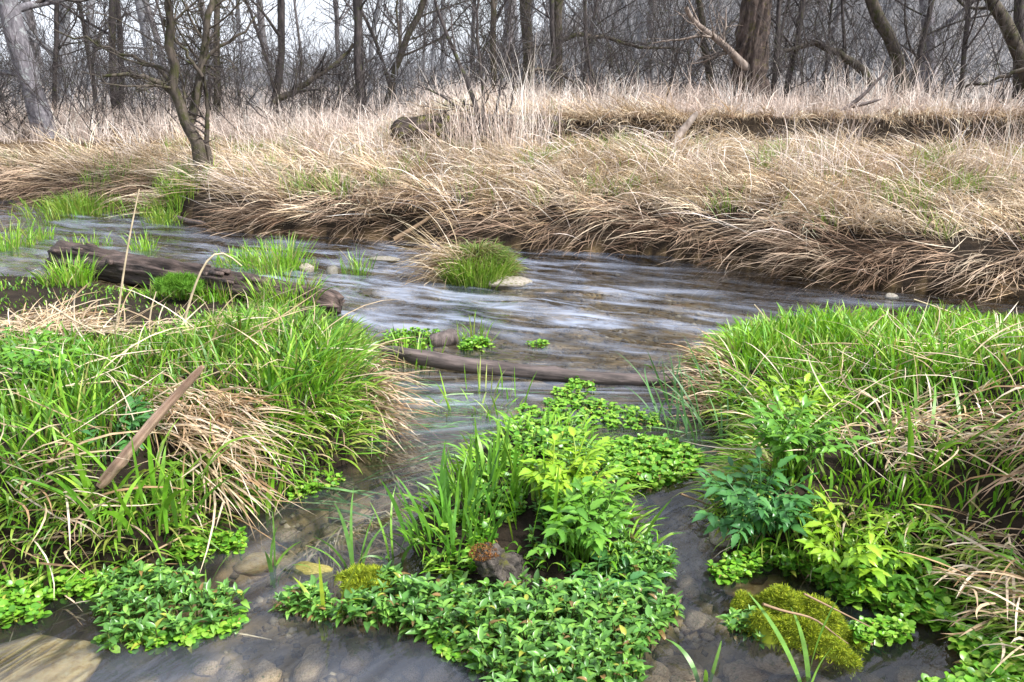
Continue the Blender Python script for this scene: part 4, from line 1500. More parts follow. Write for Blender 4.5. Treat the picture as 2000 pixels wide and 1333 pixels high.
# ------------------------------------------------------------------ leafy plants
def leaf_mesh(name, l=1.0, w=.45, fold=.18, curl=.35, seg=5, col=(.1, .25, .03), tip=1.0, shape='oval', wave=0.0, mat=None):
    s = np.linspace(0, 1, seg + 1)
    if shape == 'oval':
        prof = np.sin(np.pi * s ** .8) ** .8 * (1 - .25 * s)
    elif shape == 'round':
        prof = np.sqrt(np.clip(1 - (2 * s - 1) ** 2, 0, 1)) * 1.0
        prof[0] = .12
    elif shape == 'tooth':           # saw edged
        prof = np.sin(np.pi * s ** .75) ** .85 * (1 - .2 * s) * (1 + .13 * np.where(np.arange(seg + 1) % 2, 1, -1))
        prof[0] = .08
    else:                            # lance
        prof = np.interp(s, [0, .3, .6, 1], [.1, 1, .75, 0])
    prof[-1] = .02
    ang = curl * s
    x = np.cumsum(np.r_[0, np.cos((ang[1:] + ang[:-1]) / 2 * 2 - .0)]) / seg * l
    z = -np.cumsum(np.r_[0, np.sin((ang[1:] + ang[:-1]) / 2 * 2)]) / seg * l
    hw = prof * w * l / 2
    mid = np.stack([x, 0 * x, z], 1)
    wv = wave * np.sin(s * 9) * l * .04
    lf = np.stack([x, hw, z + fold * hw * 1.6 + wv], 1)
    rt = np.stack([x, -hw, z + fold * hw * 1.6 - wv], 1)
    n = seg + 1
    V = np.concatenate([lf, mid, rt])
    Q = []
    for i in range(seg):
        Q += [[i, n + i, n + i + 1, i + 1], [n + i, 2 * n + i, 2 * n + i + 1, n + i + 1]]
    C = np.ones((3 * n, 3)) * np.asarray(col)
    C[n:2 * n] = C[n:2 * n] * [1.25, 1.15, 1.3]
    me = Geo().add(V, Q, C=C).mesh(name)
    me.materials.append(mat or M_LEAF)
    return me, V, np.array(Q), C


def rotmat(az, pitch, roll):
    ca, sa, cp, sp_, cr, sr = np.cos(az), np.sin(az), np.cos(pitch), np.sin(pitch), np.cos(roll), np.sin(roll)
    Rz = np.array([[ca, -sa, 0], [sa, ca, 0], [0, 0, 1]])
    Ry = np.array([[cp, 0, -sp_], [0, 1, 0], [sp_, 0, cp]])     # positive pitch lifts the tip
    Rx = np.array([[1, 0, 0], [0, cr, -sr], [0, sr, cr]])
    return Rz @ Ry @ Rx


BROOK = [leaf_mesh('leaf', 1, w, f, c, 5, col) for w, f, c, col in [(.46, .3, .28, (.14, .34, .055)), (.42, .35, .4, (.18, .40, .065)), (.50, .25, .2, (.10, .27, .05)), (.44, .4, .5, (.21, .43, .075)), (.40, .3, .1, (.12, .29, .06)), (.48, .3, .3, (.08, .21, .045))]]
OLD = [leaf_mesh('leaf', 1, w, f, c, 5, col) for w, f, c, col in [(.44, .3, .5, (.36, .40, .06)), (.4, .4, .7, (.24, .16, .06))]]
CRESS = [leaf_mesh('leaf', 1, w, f, c, 5, col, shape='round') for w, f, c, col in [(.85, .12, .2, (.15, .38, .03)), (.8, .15, .3, (.20, .44, .04)), (.9, .1, .15, (.10, .29, .03)), (.82, .18, .4, (.26, .47, .06))]]


def mat_patch(name, label, cat, poly, n_sprig, leaf_kinds, leaf_len, hgt, pairs, n_obj=300, zbase=.0, stem_col=(.10, .13, .03), pitch=(.5, .25), tilt=.25, group=None, dense=True):
    c0 = np.array([*np.mean(poly, 0), zbase])
    th = thing(name, label, cat, c0, group)
    pts = scatter(poly, n_sprig)
    d_in = sdist(pts[:, 0], pts[:, 1], poly)
    rec = []
    stems_P, stems_R = [], []
    for (x, y), di in zip(pts, d_in):
        zb = max(zbase, float(gz(x, y))) - .005
        h = hgt * RNG.uniform(.55, 1.2) * (.55 + .45 * min(1, di / .12))
        lean = RNG.normal(0, tilt, 2)
        top = np.array([x + lean[0] * h, y + lean[1] * h, zb + h])
        bot = np.array([x, y, zb - .02])
        stems_P.append(np.array([bot, (bot + top) / 2, top]))
        stems_R.append([.003, .0025, .002])
        a0 = RNG.uniform(0, 6.28)
        for k in range(pairs):
            f = (k + 1) / pairs
            pos = bot + (top - bot) * (.25 + .75 * f)
            for m in range(2 if k < pairs - 1 else 4):
                az = a0 + k * 1.57 + m * (np.pi if k < pairs - 1 else np.pi / 2) + RNG.normal(0, .2)
                pt = RNG.normal(pitch[0] * (.4 + .9 * f), pitch[1])
                sz = leaf_len * RNG.uniform(.55, 1.25) * (1.0 if k < pairs - 1 else RNG.uniform(.55, .9))
                rec.append((RNG.integers(len(leaf_kinds)), pos, rotmat(az, pt, RNG.normal(0, .2)), sz))
    # how large each leaf shows
    pos = np.array([r[1] for r in rec])
    show = np.array([r[3] for r in rec]) / np.linalg.norm(pos - [0, 0, CAM_H], axis=1) * (1 + 3 * (pos[:, 2] - zbase) / max(hgt, .01))
    u, v = proj(pos[:, 0], pos[:, 1], pos[:, 2])
    show = np.where((u < 0) | (u > 2000) | (v < 0) | (v > 1333), 0, show)
    order = np.argsort(-show)
    single = set(order[:n_obj].tolist())
    g = Geo()
    rest = 0
    for i, (kd, p, Rm, sz) in enumerate(rec):
        me, V, Q, C = leaf_kinds[kd] if RNG.uniform() > .06 else OLD[int(RNG.integers(2))]
        if i in single:
            o = bpy.data.objects.new('leaf', me)
            COL.objects.link(o)
            o.parent = th
            mw = np.eye(4)
            mw[:3, :3] = Rm * sz
            mw[:3, 3] = p - c0
            o.matrix_local = Matrix(mw.tolist())
        else:
            g.add(V @ (Rm * sz).T + p, Q, C=C * RNG.uniform(.78, 1.2))
            rest += 1
    if rest:
        tag(build('foliage', g, M_LEAF, th), kind='stuff')
    gs = Geo()
    V, Q, C = tubes(np.array(stems_P), np.array(stems_R), 4, stem_col)
    gs.add(V, Q, C=C)
    tag(build('stems', gs, M_LEAF, th), kind='stuff')
    return th


mat_patch('brooklime_mat', 'dense mat of pointed brooklime leaves in the centre foreground', 'plant',
          pxpoly([(640, 1195), (700, 1170), (760, 1125), (900, 1150), (1050, 1150), (1150, 1140), (1250, 1155), (1340, 1165), (1290, 1215), (1260, 1290), (1235, 1345), (1200, 1420), (920, 1420), (960, 1330), (905, 1260), (790, 1210)], .03),
          620, BROOK, .040, .085, 3)
mat_patch('brooklime_mat', 'darker brooklime mat growing in water at lower left', 'plant',
          pxpoly([(210, 1130), (300, 1110), (420, 1150), (490, 1175), (440, 1215), (330, 1240), (220, 1255), (190, 1200)], .02), 180, BROOK[2:], .036, .075, 3, n_obj=300)
mat_patch('brooklime_mat', 'small brooklime clump left of the mossy stone', 'plant', pxpoly([(545, 1165), (600, 1150), (650, 1160), (640, 1200), (560, 1195)], .02), 44, BROOK, .036, .07, 3, n_obj=140)
mat_patch('brooklime_mat', 'brooklime along the right rim of the middle islet', 'plant', pxpoly([(1190, 1090), (1260, 1060), (1320, 1090), (1310, 1120), (1240, 1135), (1180, 1120)], .02), 95, BROOK, .036, .07, 3, n_obj=200)
mat_patch('cress_patch', 'bright cress patch at lower left corner edge of left bank', 'plant', pxpoly([(0, 1130), (60, 1115), (100, 1160), (80, 1200), (0, 1215), (-60, 1180)], .02), 90, CRESS, 0.0250, .05, 3, n_obj=220)
mat_patch('cress_patch', 'low cress in front of the lower left brooklime', 'plant', pxpoly([(90, 1125), (230, 1120), (230, 1150), (130, 1160)], .02), 67, CRESS, 0.0234, .05, 3, n_obj=150)
mat_patch('cress_patch', 'cress fringe floating before the lower left brooklime mat', 'plant', pxpoly([(190, 1250), (330, 1235), (440, 1215), (480, 1190), (470, 1225), (350, 1265), (210, 1275)], .0), 67, CRESS, 0.0265, .025, 2, n_obj=200, pitch=(.15, .2))
mat_patch('cress_patch', 'cress tucked under the left bank beside the channel', 'plant', pxpoly([(335, 1065), (400, 1050), (480, 1045), (470, 1075), (400, 1090), (345, 1092)], .01), 63, CRESS, 0.0218, .05, 3, n_obj=180)
mat_patch('cress_patch', 'cress on the left rim where dead grass overhangs', 'plant', pxpoly([(560, 955), (620, 935), (680, 930), (650, 955), (570, 985)], .0), 45, CRESS, 0.0203, .03, 2, n_obj=130)
mat_patch('cress_patch', 'wide cress mat floating right behind the middle herb', 'plant', pxpoly([(1210, 860), (1300, 860), (1370, 885), (1350, 930), (1270, 950), (1200, 940), (1150, 900)], .01), 285, CRESS, 0.0265, .05, 3, n_obj=300)
mat_patch('cress_patch', 'thin cress mat floating behind the middle herb', 'plant', pxpoly([(1020, 790), (1120, 775), (1260, 800), (1320, 830), (1240, 840), (1150, 830), (1040, 840), (980, 830)], .0), 225, CRESS, 0.0234, .03, 2, n_obj=300, pitch=(.2, .2))
mat_patch('cress_patch', 'cress patch near the channel below the long branch', 'plant', pxpoly([(1080, 765), (1130, 745), (1170, 760), (1130, 785), (1070, 790)], .0), 54, CRESS, 0.0234, .03, 2, n_obj=150)
mat_patch('cress_patch', 'little cress patch riding on the long branch', 'plant', pxpoly([(1105, 738), (1150, 728), (1180, 742), (1130, 752)], .02), 27, CRESS, 0.0234, .03, 2, n_obj=100)
mat_patch('cress_patch', 'cress patch above the long branch at left', 'plant', pxpoly([(745, 655), (820, 645), (870, 655), (850, 678), (760, 680)], .01), 120, CRESS, 0.0234, .05, 2, n_obj=200)
mat_patch('cress_patch', 'small cress patch at foot of the thin tuft midstream', 'plant', pxpoly([(895, 672), (940, 664), (975, 674), (940, 686), (900, 684)], .0), 60, CRESS, 0.0234, .04, 2, n_obj=140)
mat_patch('cress_patch', 'tiny pale cress island in the middle of the stream', 'plant', pxpoly([(1028, 672), (1060, 668), (1078, 674), (1050, 680)], .0), 24, CRESS, 0.0203, .03, 2, n_obj=80)
mat_patch('cress_patch', 'round leaved cress along the right bank above mossy boulder', 'plant',
          pxpoly([(1450, 1060), (1560, 1085), (1700, 1130), (1820, 1160), (1880, 1190), (1840, 1220), (1740, 1195), (1640, 1160), (1600, 1120), (1480, 1095)], .02), 255, CRESS, 0.0281, .06, 3, n_obj=300)
mat_patch('cress_patch', 'round leaved cress at the lower right corner', 'plant', pxpoly([(1850, 1220), (1930, 1230), (1990, 1290), (2040, 1380), (1900, 1380), (1860, 1310), (1890, 1270)], .03), 135, CRESS, 0.0312, .06, 3, n_obj=260)
mat_patch('cress_patch', 'cress reaching out beside the mossy boulder', 'plant', pxpoly([(1650, 1225), (1720, 1215), (1790, 1225), (1760, 1250), (1670, 1250)], .01), 54, CRESS, 0.0234, .05, 3, n_obj=160)
mat_patch('cress_patch', 'cress left of the mossy boulder', 'plant', pxpoly([(1420, 1210), (1480, 1190), (1520, 1200), (1490, 1250), (1440, 1245)], .01), 34, BROOK, .034, .05, 3, n_obj=160)
mat_patch('cress_patch', 'loose cress sprigs above the right channel stones', 'plant', pxpoly([(1385, 1105), (1440, 1085), (1500, 1100), (1450, 1125), (1400, 1135)], .01), 45, CRESS, 0.0234, .05, 3, n_obj=140)
mat_patch('cress_patch', 'cress at the bottom edge right of centre', 'plant', pxpoly([(1790, 1345), (1850, 1320), (1890, 1345), (1850, 1400)], .02), 33, CRESS, 0.0281, .06, 3, n_obj=100)
mat_patch('cress_patch', 'pale cress trailing in water left of brooklime mat', 'plant', pxpoly([(835, 1262), (900, 1245), (950, 1290), (940, 1330), (870, 1310)], -.02), 51, CRESS, 0.0234, .03, 2, n_obj=140, pitch=(.1, .2))


mat_patch('cress_patch', 'cress at the back rim of the islet behind the lime herb', 'plant', pxpoly([(960, 900), (990, 845), (1120, 840), (1190, 880), (1150, 910), (1040, 900)], .04), 120, CRESS, .026, .05, 3, n_obj=200)
mat_patch('cress_patch', 'low cress filling the left half of the islet round the grass', 'plant', pxpoly([(830, 1090), (880, 1000), (960, 900), (1030, 880), (1040, 980), (980, 1060), (900, 1110)], .05), 150, CRESS, .024, .05, 3, n_obj=200)
mat_patch('brooklime_mat', 'low leaves filling the right half of the islet below the herbs', 'plant', pxpoly([(1040, 1090), (1050, 960), (1060, 880), (1150, 870), (1220, 950), (1230, 1040), (1180, 1110)], .05), 150, BROOK[2:], .034, .07, 3, n_obj=200)


# pinnate herbs: thing > leaf > leaflet
HCOL = {'mid': [(.11, .30, .035), (.15, .36, .04)], 'dark': [(.06, .20, .06), (.08, .25, .06)], 'lime': [(.22, .44, .03), (.28, .48, .035)]}
HLEAF = {k: [leaf_mesh('leaflet', 1, w, .22, c, 9, col, shape='tooth', wave=.5) for col in v for w, c in ((.38, .25), (.44, .4))] for k, v in HCOL.items()}


def herb(label, u, v, hgt, n_leaf, size, kind, z=None, spread=.8, az0=None):
    b = G(u, v, .1)
    b[2] = float(gz(b[0], b[1]))
    th = thing('herb_plant', label, 'plant', b)
    kinds = HLEAF[kind]
    for i in range(int(n_leaf * 1.35)):
        az = RNG.uniform(0, 6.28)
        a = np.clip(abs(RNG.normal(.45, .3)), .05, 1.2) * spread
        L = hgt * RNG.uniform(.6, 1.05)
        K = 7
        th_k = a * .5 + np.linspace(0, 1, K - 1) ** 2 * RNG.uniform(.5, 1.1)
        D = np.stack([np.sin(th_k) * np.cos(az), np.sin(th_k) * np.sin(az), np.cos(th_k)], -1)
        P = np.concatenate([[[0, 0, 0]], np.cumsum(D * L / (K - 1), 0)]) + b + np.r_[RNG.normal(0, .03, 2), -.01]
        V, Q, C = tubes(P, np.linspace(.004, .0018, K), 5, np.mean(HCOL[kind], 0) * [1.1, .9, .9])
        lf = build('leaf', Geo().add(V, Q, C=C), M_LEAF, th, origin=P[0])
        end = D[-1]
        s = size * RNG.uniform(.75, 1.15)
        pr = 3
        pp = [(1.0, 0, 1.15)] + [(f, sd_, 1 - .12 * j) for j, f in enumerate((.93, .80, .67)) for sd_ in (1, -1)]
        pit = math.asin(np.clip(end[2], -1, 1))
        for f, sd_, q in pp:
            t = f * (K - 1)
            k = min(int(t), K - 2)
            pos = P[k] + (P[k + 1] - P[k]) * (t - k)
            me = kinds[RNG.integers(len(kinds))][0]
            o = bpy.data.objects.new('leaflet', me)
            COL.objects.link(o)
            o.parent = lf
            Rm = rotmat(az + sd_ * RNG.normal(.95, .12), RNG.normal(.12, .2) + (pit * .6 if sd_ == 0 else 0), RNG.normal(0, .25))
            mw = np.eye(4)
            mw[:3, :3] = Rm * s * q
            mw[:3, 3] = pos - P[0]
            o.matrix_local = Matrix(mw.tolist())
    return th


herb('lime green herb with divided leaves on the middle islet', 1110, 965, .23, 36, .05, 'lime')
herb('mid green divided herb in front of lime herb on islet', 1140, 1040, .22, 36, .05, 'mid', spread=1.2)
herb('bluish dark divided herb at right flank of islet', 1190, 1085, .18, 30, .05, 'dark', spread=1.3)
herb('dark blue green herb leaning over water at right bank', 1470, 1010, .27, 36, .055, 'dark', spread=1.2)
herb('mid green herb beside the dark one on right bank', 1540, 960, .26, 30, .05, 'mid')
herb('lime green herb with spread leaves in middle of right bank', 1660, 1060, .25, 32, .05, 'lime', spread=1.2)
herb('low dark herb at water edge of right bank', 1640, 1110, .18, 26, .05, 'dark', spread=1.3)
herb('mid green herb right of lime herb on right bank', 1760, 1080, .22, 28, .05, 'mid', spread=1.2)
herb('pale herb in bright grass at top of right bank', 1560, 860, .20, 20, .046, 'lime')
herb('mid green herb on left bank at the left edge', 50, 850, .26, 16, .05, 'mid')
herb('green herb right of the herb at left edge', 130, 870, .24, 12, .05, 'mid')
herb('dark herb near foot of the leaning stick', 255, 950, .18, 8, .055, 'dark')


# ------------------------------------------------------------------ tufts, shoots and stalks
def tuft(label, u, v, n, l, w, rad, cols, bend=(.9, .35), each=False, z=None, name='grass_tuft', mat=None, az=None, azs=6.3, lean=.25, K=6, cat='grass tuft', group=None, extra=None):
    b = G(u, v, 0 if z is None else z)
    b[2] = max(float(gz(b[0], b[1])), -.05 if z is None else z - .02)
    th = thing(name, label, cat, b, group)
    a = U(0, 6.28, n)
    r = rad * np.sqrt(U(0, 1, n))
    if name == 'grass_patch':
        r = r * (.75 + .9 * perlin(np.cos(a) * 1.3 + u, np.sin(a) * 1.3 + v, 2)) * RNG.choice([.5, .8, 1.1, 1.4], n)
    p = np.column_stack([b[0] + r * np.cos(a), b[1] + r * np.sin(a), np.full(n, b[2] - .01)])
    if name == 'grass_patch':
        p[:, 2] = np.maximum(gz(p[:, 0], p[:, 1]), -.02)
    az_ = np.where(RNG.uniform(0, 1, n) < .6, a, U(0, 6.28, n)) if az is None else N_(az, azs, n)
    L, W = U(l[0], l[1], n), U(w[0], w[1], n)
    t0, t1 = np.abs(N_(0, lean, n)), N_(bend[0], bend[1], n)
    col = mixcol(n, cols, None, .14)
    mat = mat or M_GRASS
    if each:
        for i in range(n):
            V, Q, C = blades(p[i:i + 1], L[i], W[i], az_[i], t0[i], t1[i], col[i], K + 2)
            build('blade', Geo().add(V, Q, C=C), mat, th, origin=p[i])
    else:
        V, Q, C = blades(p, L, W, az_, t0, t1, col, K)
        g = Geo().add(V, Q, C=C)
        if extra:
            extra(g, b)
        tag(build('blades', g, mat, th), kind='stuff')
    return th


# midstream tussock
tb = G(925, 548, 0)


def tussock_extra(g, b):
    n = 480
    p = np.column_stack([b[0] + N_(-.18, .08, n), b[1] + N_(-.02, .07, n), b[2] + U(.05, .25, n)])
    V, Q, C = blades(p, U(.12, .38, n), U(.003, .006, n), N_(3.2, .5, n), N_(1.1, .3, n), N_(2.3, .3, n), mixcol(n, STRAW + BROWN[:3], None, .15), 4)
    g.add(V, Q, C=C)
    n = 22
    p = np.column_stack([b[0] + N_(-.18, .06, n), b[1] + N_(0, .05, n), b[2] + U(.12, .25, n)])
    V, Q, C = blades(p, U(.3, .55, n), U(.004, .007, n), N_(3.0, .35, n), N_(.75, .25, n), N_(1.1, .2, n), mixcol(n, STRAW, None, .1), 4)
    g.add(V, Q, C=C)


th = tuft('grassy tussock on a stone in midstream trailing dead straw', 932, 546, 1800, (.14, .30), (.004, .008), .21, [(.17, .33, .03), (.22, .39, .04), (.13, .25, .03), (.32, .38, .10)], (.9, .4), extra=tussock_extra)
g = Geo()
th_ = np.linspace(0, np.pi / 2, 9)
ph = np.arange(28) / 28 * 6.283
TT, PP = np.meshgrid(th_, ph, indexing='ij')
rad = 1 + .25 * perlin(np.cos(PP) * 2 + 3, np.sin(PP) * 2 + TT * 2, 17)
bb = G(930, 546, -.03)
VV = bb + np.stack([.24 * np.sin(TT) * np.cos(PP), .17 * np.sin(TT) * np.sin(PP), .20 * np.cos(TT) ** .6], -1) * rad[..., None]
i = np.arange(8)[:, None] * 28
j = np.arange(28)[None]
Q = np.stack(np.broadcast_arrays(i + j, i + 28 + j, i + 28 + (j + 1) % 28, i + (j + 1) % 28), -1).reshape(-1, 4)
build('root_ball', g.add(VV, Q, C=soil), M_GROUND, th)
n = 2600
d = nrm(RNG.normal(0, 1, (n, 3)))
d[:, 2] = np.abs(d[:, 2])
p = bb + d * [.24, .17, .2]
V, Q, C = blades(p, U(.06, .18, n), U(.003, .007, n), np.arctan2(d[:, 1], d[:, 0]) + N_(0, .4, n), N_(.6, .3, n), N_(2.2, .4, n), mixcol(n, [(.12, .22, .03), (.16, .26, .04), (.24, .24, .10), (.30, .22, .12)], None, .18), 4)
tag(build('hanging_blades', Geo().add(V, Q, C=C), M_GRASS, th), kind='stuff')

for lb, u, v, n, l, rad, bd in [
        ('big bright green grass tuft in the stream left of centre', 535, 525, 420, (.14, .36), .20, .8), ('low spreading grass tuft left of the big bright tuft', 462, 515, 200, (.12, .26), .16, 1.0),
        ('low green fringe right of the big bright tuft', 585, 525, 90, (.08, .2), .12, .9), ('thin upright tuft on dark stones in the stream', 695, 530, 60, (.14, .3), .10, .6),
        ('small upright tuft behind the rotten log', 280, 488, 110, (.12, .26), .10, .6), ('low tuft behind the left end of the log', 170, 478, 120, (.08, .2), .20, .8),
        ('small bright tuft in the water near the left edge', 82, 466, 90, (.12, .24), .09, .7), ('dense grass tuft at the left edge of the stream', 15, 482, 260, (.15, .34), .20, .8),
        ('thin tuft above the midstream cress patch', 922, 662, 60, (.10, .24), .07, .7), ('dense tuft in front of the log at left', 140, 572, 260, (.12, .26), .16, .9),
        ('wide blades before the rotten log end', 440, 600, 260, (.10, .22), .2, .8), ('grass tuft hiding the middle of the rotten log', 350, 592, 220, (.10, .22), .18, .8), ('grass tuft before the right end of the rotten log', 560, 622, 260, (.12, .26), .2, .8), ('upright green tuft at branch foot on left bank tip', 800, 705, 70, (.14, .28), .14, .6), ('sparse tuft before the long branch', 940, 790, 50, (.10, .24), .2, .9)]:
    tuft(lb, u, v, n, (l[0] * .6, l[1] * .92), (.004, .009), rad, LUSH * 2 + [(.38, .44, .12), (.40, .33, .18)], (bd, .4))
for lb, u, v, n, l, rad in [('wide green grass patch under the far bank left of willow', 165, 402, 1300, (.14, .32), .62), ('green grass patch at foot of the willow', 345, 412, 900, (.14, .34), .42),
                            ('small green patch at the willow root by the water', 315, 425, 260, (.08, .2), .25)]:
    tuft(lb, u, v, n, (l[0] * .5, l[1] * .8), (.005, .010), rad, [(.12, .29, .03), (.18, .36, .035), (.26, .40, .05), (.34, .38, .10)], (.9, .45), z=.04, name='grass_patch', cat='grass')

# broad bladed clump on the islet
tuft('broad bladed grass clump on left of the middle islet', 880, 1070, 80, (.10, .28), (.008, .014), .15, [(.10, .28, .03), (.14, .33, .035), (.08, .22, .03)], (.7, .35), each=True, lean=.3, name='grass_clump')
tuft('tall broad grass blades behind the herb of the islet', 960, 985, 44, (.13, .25), (.009, .015), .15, [(.12, .30, .03), (.17, .36, .04)], (.55, .3), each=True, lean=.2, name='grass_clump')
tuft('grass blades between the islet herbs', 1060, 1050, 22, (.14, .34), (.008, .013), .14, LUSH, (.8, .4), each=True, name='grass_clump')
tuft('bent broad blades arching over the right bank herbs', 1790, 1010, 44, (.18, .36), (.007, .013), .16, [(.16, .36, .04), (.20, .40, .05)], (1.3, .35), each=True, lean=.35, name='grass_clump')
tuft('upright broad blades at lower edge of left bank', 300, 1075, 46, (.16, .36), (.009, .016), .16, GREENS[:4], (1.0, .45), each=True, lean=.3, name='grass_clump')
tuft('tall blades before the dead grass bundle on left', 500, 985, 18, (.22, .42), (.008, .014), .10, LUSH, (.4, .3), each=True, lean=.12, name='grass_clump')
tuft('blue green blades trailing in water at right bank tip', 1380, 830, 60, (.16, .40), (.006, .010), .22, [(.10, .24, .08), (.14, .30, .10)], (1.1, .4), each=True, lean=.4, name='grass_clump', az=2.6, azs=.9)
for lb, u, v, n, l in [('reed shoot with arching blades in the left channel', 535, 1110, 5, (.16, .26)), ('reed shoot bending over the algae stone', 690, 1110, 6, (.18, .32)), ('yellow green shoot standing in dark water at bottom', 640, 1215, 5, (.14, .26)),
                       ('thin upright shoot left of the mossy boulder', 1375, 1330, 4, (.14, .26)), ('tall bright shoot in front of the mossy boulder', 1590, 1330, 4, (.22, .34)), ('thin shoot at the branch right end', 1285, 715, 4, (.1, .2)),
                       ('lone shoot in the channel left of the islet', 770, 1090, 6, (.14, .28)), ('pair of blades right of the islet', 1240, 1075, 5, (.14, .26)), ('small shoot above the lower left brooklime', 400, 1150, 5, (.1, .2))]:
    tuft(lb, u, v, n, l, (.007, .014), .02, [(.20, .40, .06), (.14, .32, .06)] if 'yellow' not in lb else [(.34, .46, .04)], (1.2, .5), each=True, name='reed_shoot', cat='shoot', lean=.25)

# trailing water weed under the surface
g = Geo()
for (u, v, n, az, ru) in [(860, 790, 260, 2.6, .3), (780, 770, 200, 2.3, .25), (930, 830, 160, 2.4, .2), (1300, 790, 160, 2.8, .25), (1400, 860, 160, 2.2, .15), (940, 890, 140, 2.6, .2), (710, 980, 40, 1.9, .08)]:
    b = G(u, v, -.03)
    n = n // 2
    p = np.column_stack([b[0] + N_(0, ru, n), b[1] + N_(0, ru * .6, n), U(-.09, -.012, n)])
    V, Q, C = blades(p, U(.1, .3, n), U(.004, .009, n), N_(az + 1.2, .35, n), N_(1.35, .1, n), N_(1.6, .1, n), mixcol(n, [(.18, .36, .12), (.26, .42, .18), (.13, .29, .09)]), 5)
    g.add(V, Q, C=C)
tag(build('water_weed', g, M_GRASS), 'pale green weed blades trailing in the clear channel water', 'water weed', kind='stuff')


# big brown tussock at the right edge
th = thing('dead_tussock', 'big tussock of brown dead reed at the lower right edge', 'tussock', G(2010, 1150, .1))
g = Geo()
cR = np.array([*G(2260, 1000, .25)[:2], .36])
n = 900
a = U(0, 6.28, n)
p = cR + np.column_stack([.26 * np.sqrt(U(0, 1, n)) * np.cos(a), .40 * np.sqrt(U(0, 1, n)) * np.sin(a), U(-.15, .15, n)])
V, Q, C = blades(p, U(.15, .36, n), U(.004, .009, n), N_(-2.4, .5, n), N_(1.0, .35, n), N_(2.6, .3, n), mixcol(n, HAY[2:] + BROWN[:4], None, .2), 6)
g.add(V, Q, C=C)
tag(build('hanging_straw', g, M_DRY, th), kind='stuff')
g = Geo()
n = 380
cL = np.array([*G(2040, 1190, .05)[:2], .08])
p = cL + np.column_stack([N_(0, .09, n), N_(0, .16, n), U(-.04, .08, n)])
V, Q, C = blades(p, U(.10, .22, n), U(.004, .008, n), N_(-2.8, .6, n), N_(1.3, .3, n), N_(1.8, .25, n), mixcol(n, HAY, None, .2), 5)
g.add(V, Q, C=C)
tag(build('lying_straw', g, M_DRY, th), kind='stuff')
for i in range(10):
    p0 = cR + np.array([RNG.normal(-.08, .12), RNG.normal(-.1, .2), RNG.uniform(-.1, .15)])
    V, Q, C = blades(p0[None], RNG.uniform(.25, .5), RNG.uniform(.010, .016), RNG.normal(-2.2, .5), RNG.normal(.8, .3), RNG.normal(2.3, .3), mixcol(1, HAY + BROWN[:2]), 8)
    build('broad_blade', Geo().add(V, Q, C=C), M_DRY, th, origin=p0)


# single dry stalks
def stalk(label, pl, Y, w=5, name='dry_stalk', mat=M_DRY, col=(.62, .50, .36), w1=None, group=None):
    pts = np.array([PY(u, v, Y + .02 * i) for i, (u, v) in enumerate(pl)])
    P = resample(pts, 12)
    V, Q, C = tubes(P, np.linspace(px(w, Y) / 2, px(w1 or w * .5, Y) / 2, 12), 6, col)
    return tag(build(name, Geo().add(V, Q, C=C), mat, origin=pts[0]), label, 'stalk', group)


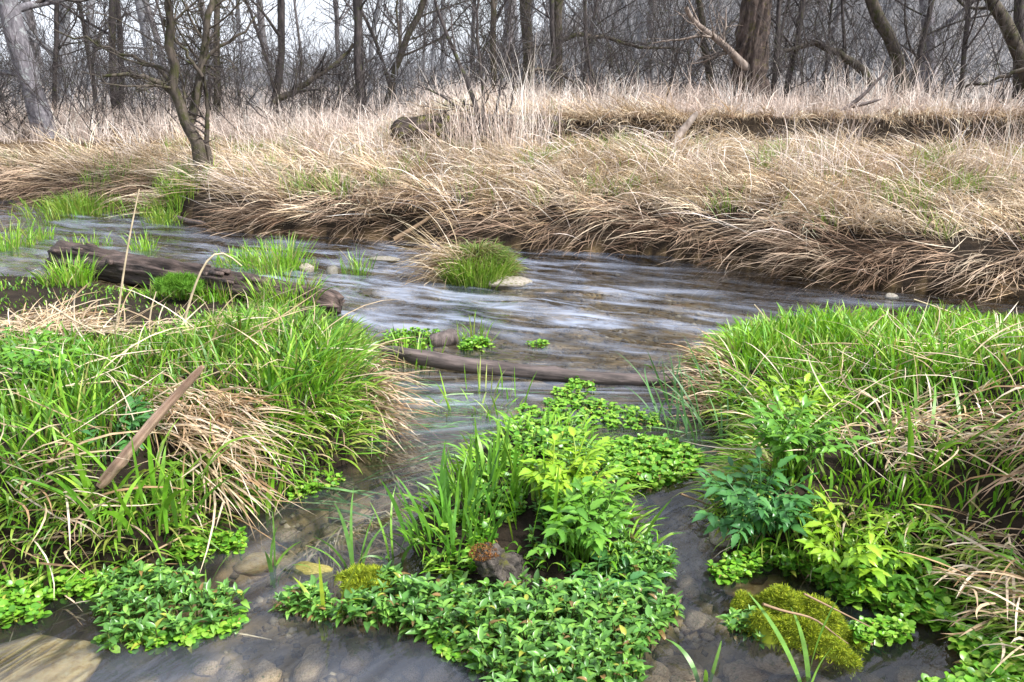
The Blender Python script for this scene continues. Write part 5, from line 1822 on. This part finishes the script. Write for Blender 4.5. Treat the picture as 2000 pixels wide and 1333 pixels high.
for lb, pl, Y, w in [
        ('tall straight dry stalk rising from left bank past the log', [(222, 680), (240, 540), (255, 450), (272, 370)], 4.0, 5),
        ('bent pale reed stalk hanging over the stream at left', [(352, 665), (372, 580), (400, 510), (428, 480), (450, 500), (472, 520)], 3.9, 6),
        ('short upright dry stalk left of the bent pale reed', [(290, 640), (296, 600), (305, 570)], 3.9, 4),
        ('long dry stalk lying across green grass above the stick', [(165, 775), (260, 735), (395, 682)], 3.1, 5),
        ('dry stalk lying nearly level above the leaning stick', [(210, 700), (300, 690), (392, 678)], 3.2, 5),
        ('dry stalk sloping down at the far left bank', [(95, 595), (150, 630), (205, 655)], 3.5, 5),
        ('upright dry stalk on the left bank near left edge', [(105, 705), (95, 640), (90, 588)], 3.4, 4),
        ('long dry stalk from bank edge down to the channel', [(130, 900), (250, 960), (380, 1040), (450, 1072)], 2.45, 5),
        ('long dry stalk over the grass of right bank toward water', [(2010, 668), (1900, 625), (1785, 585)], 3.9, 5),
        ('dry stalk crossing the right bank grass', [(1620, 745), (1680, 790), (1730, 830)], 3.2, 4),
        ('dry stalk sticking out over water at right bank tip', [(1440, 690), (1405, 668), (1370, 648)], 3.9, 4),
        ('upper dry stalk at the right bank tip', [(1500, 640), (1490, 615), (1473, 595)], 4.2, 4),
        ('brown thick reed stump stem on the islet', [(1105, 1095), (1090, 1040), (1080, 965)], 2.35, 13),
        ('broken reed stem leaning right on the islet', [(1250, 1020), (1210, 970), (1172, 925)], 2.55, 12),
        ('dry stem lying left on the islet', [(955, 1025), (1010, 1000), (1070, 980)], 2.45, 7),
        ('thin dry stem lying below it on the islet', [(960, 1035), (1020, 1012), (1075, 990)], 2.42, 5),
        ('dry twig lying before the stump of the islet', [(970, 1078), (1020, 1070), (1075, 1060)], 2.3, 5),
        ('dry looped straw lying on the brooklime mat', [(1030, 1300), (1070, 1282), (1120, 1278), (1150, 1295), (1165, 1330)], 1.78, 5),
        ('bent brown twig draped over the mossy boulder', [(1490, 1180), (1530, 1195), (1590, 1205), (1630, 1240), (1660, 1260)], 1.76, 6),
        ('second brown twig running right from mossy boulder', [(1570, 1160), (1640, 1195), (1700, 1225)], 1.80, 5),
        ('brown twig poking out beside the dark herb of right bank', [(1330, 965), (1380, 985), (1440, 1000)], 2.5, 5),
        ('lower brown twig beside the dark herb of right bank', [(1335, 1020), (1380, 1005), (1430, 985)], 2.48, 5),
        ('thin pale stick lying on dark water at the bottom', [(415, 1232), (480, 1240), (530, 1250)], 1.93, 5),
        ('long thin stalk across the tall grass at right far bank', [(1905, 330), (1960, 390), (2010, 430)], 7.4, 5),
        ('pale branch sticking out of the brown bank into the stream', [(770, 468), (830, 432), (865, 405)], 7.0, 10)]:
    stalk(lb, pl, Y, w, col=(.34, .235, .15) if ('brown' in lb or 'stem' in lb or 'twig' in lb) else (.64, .53, .37))
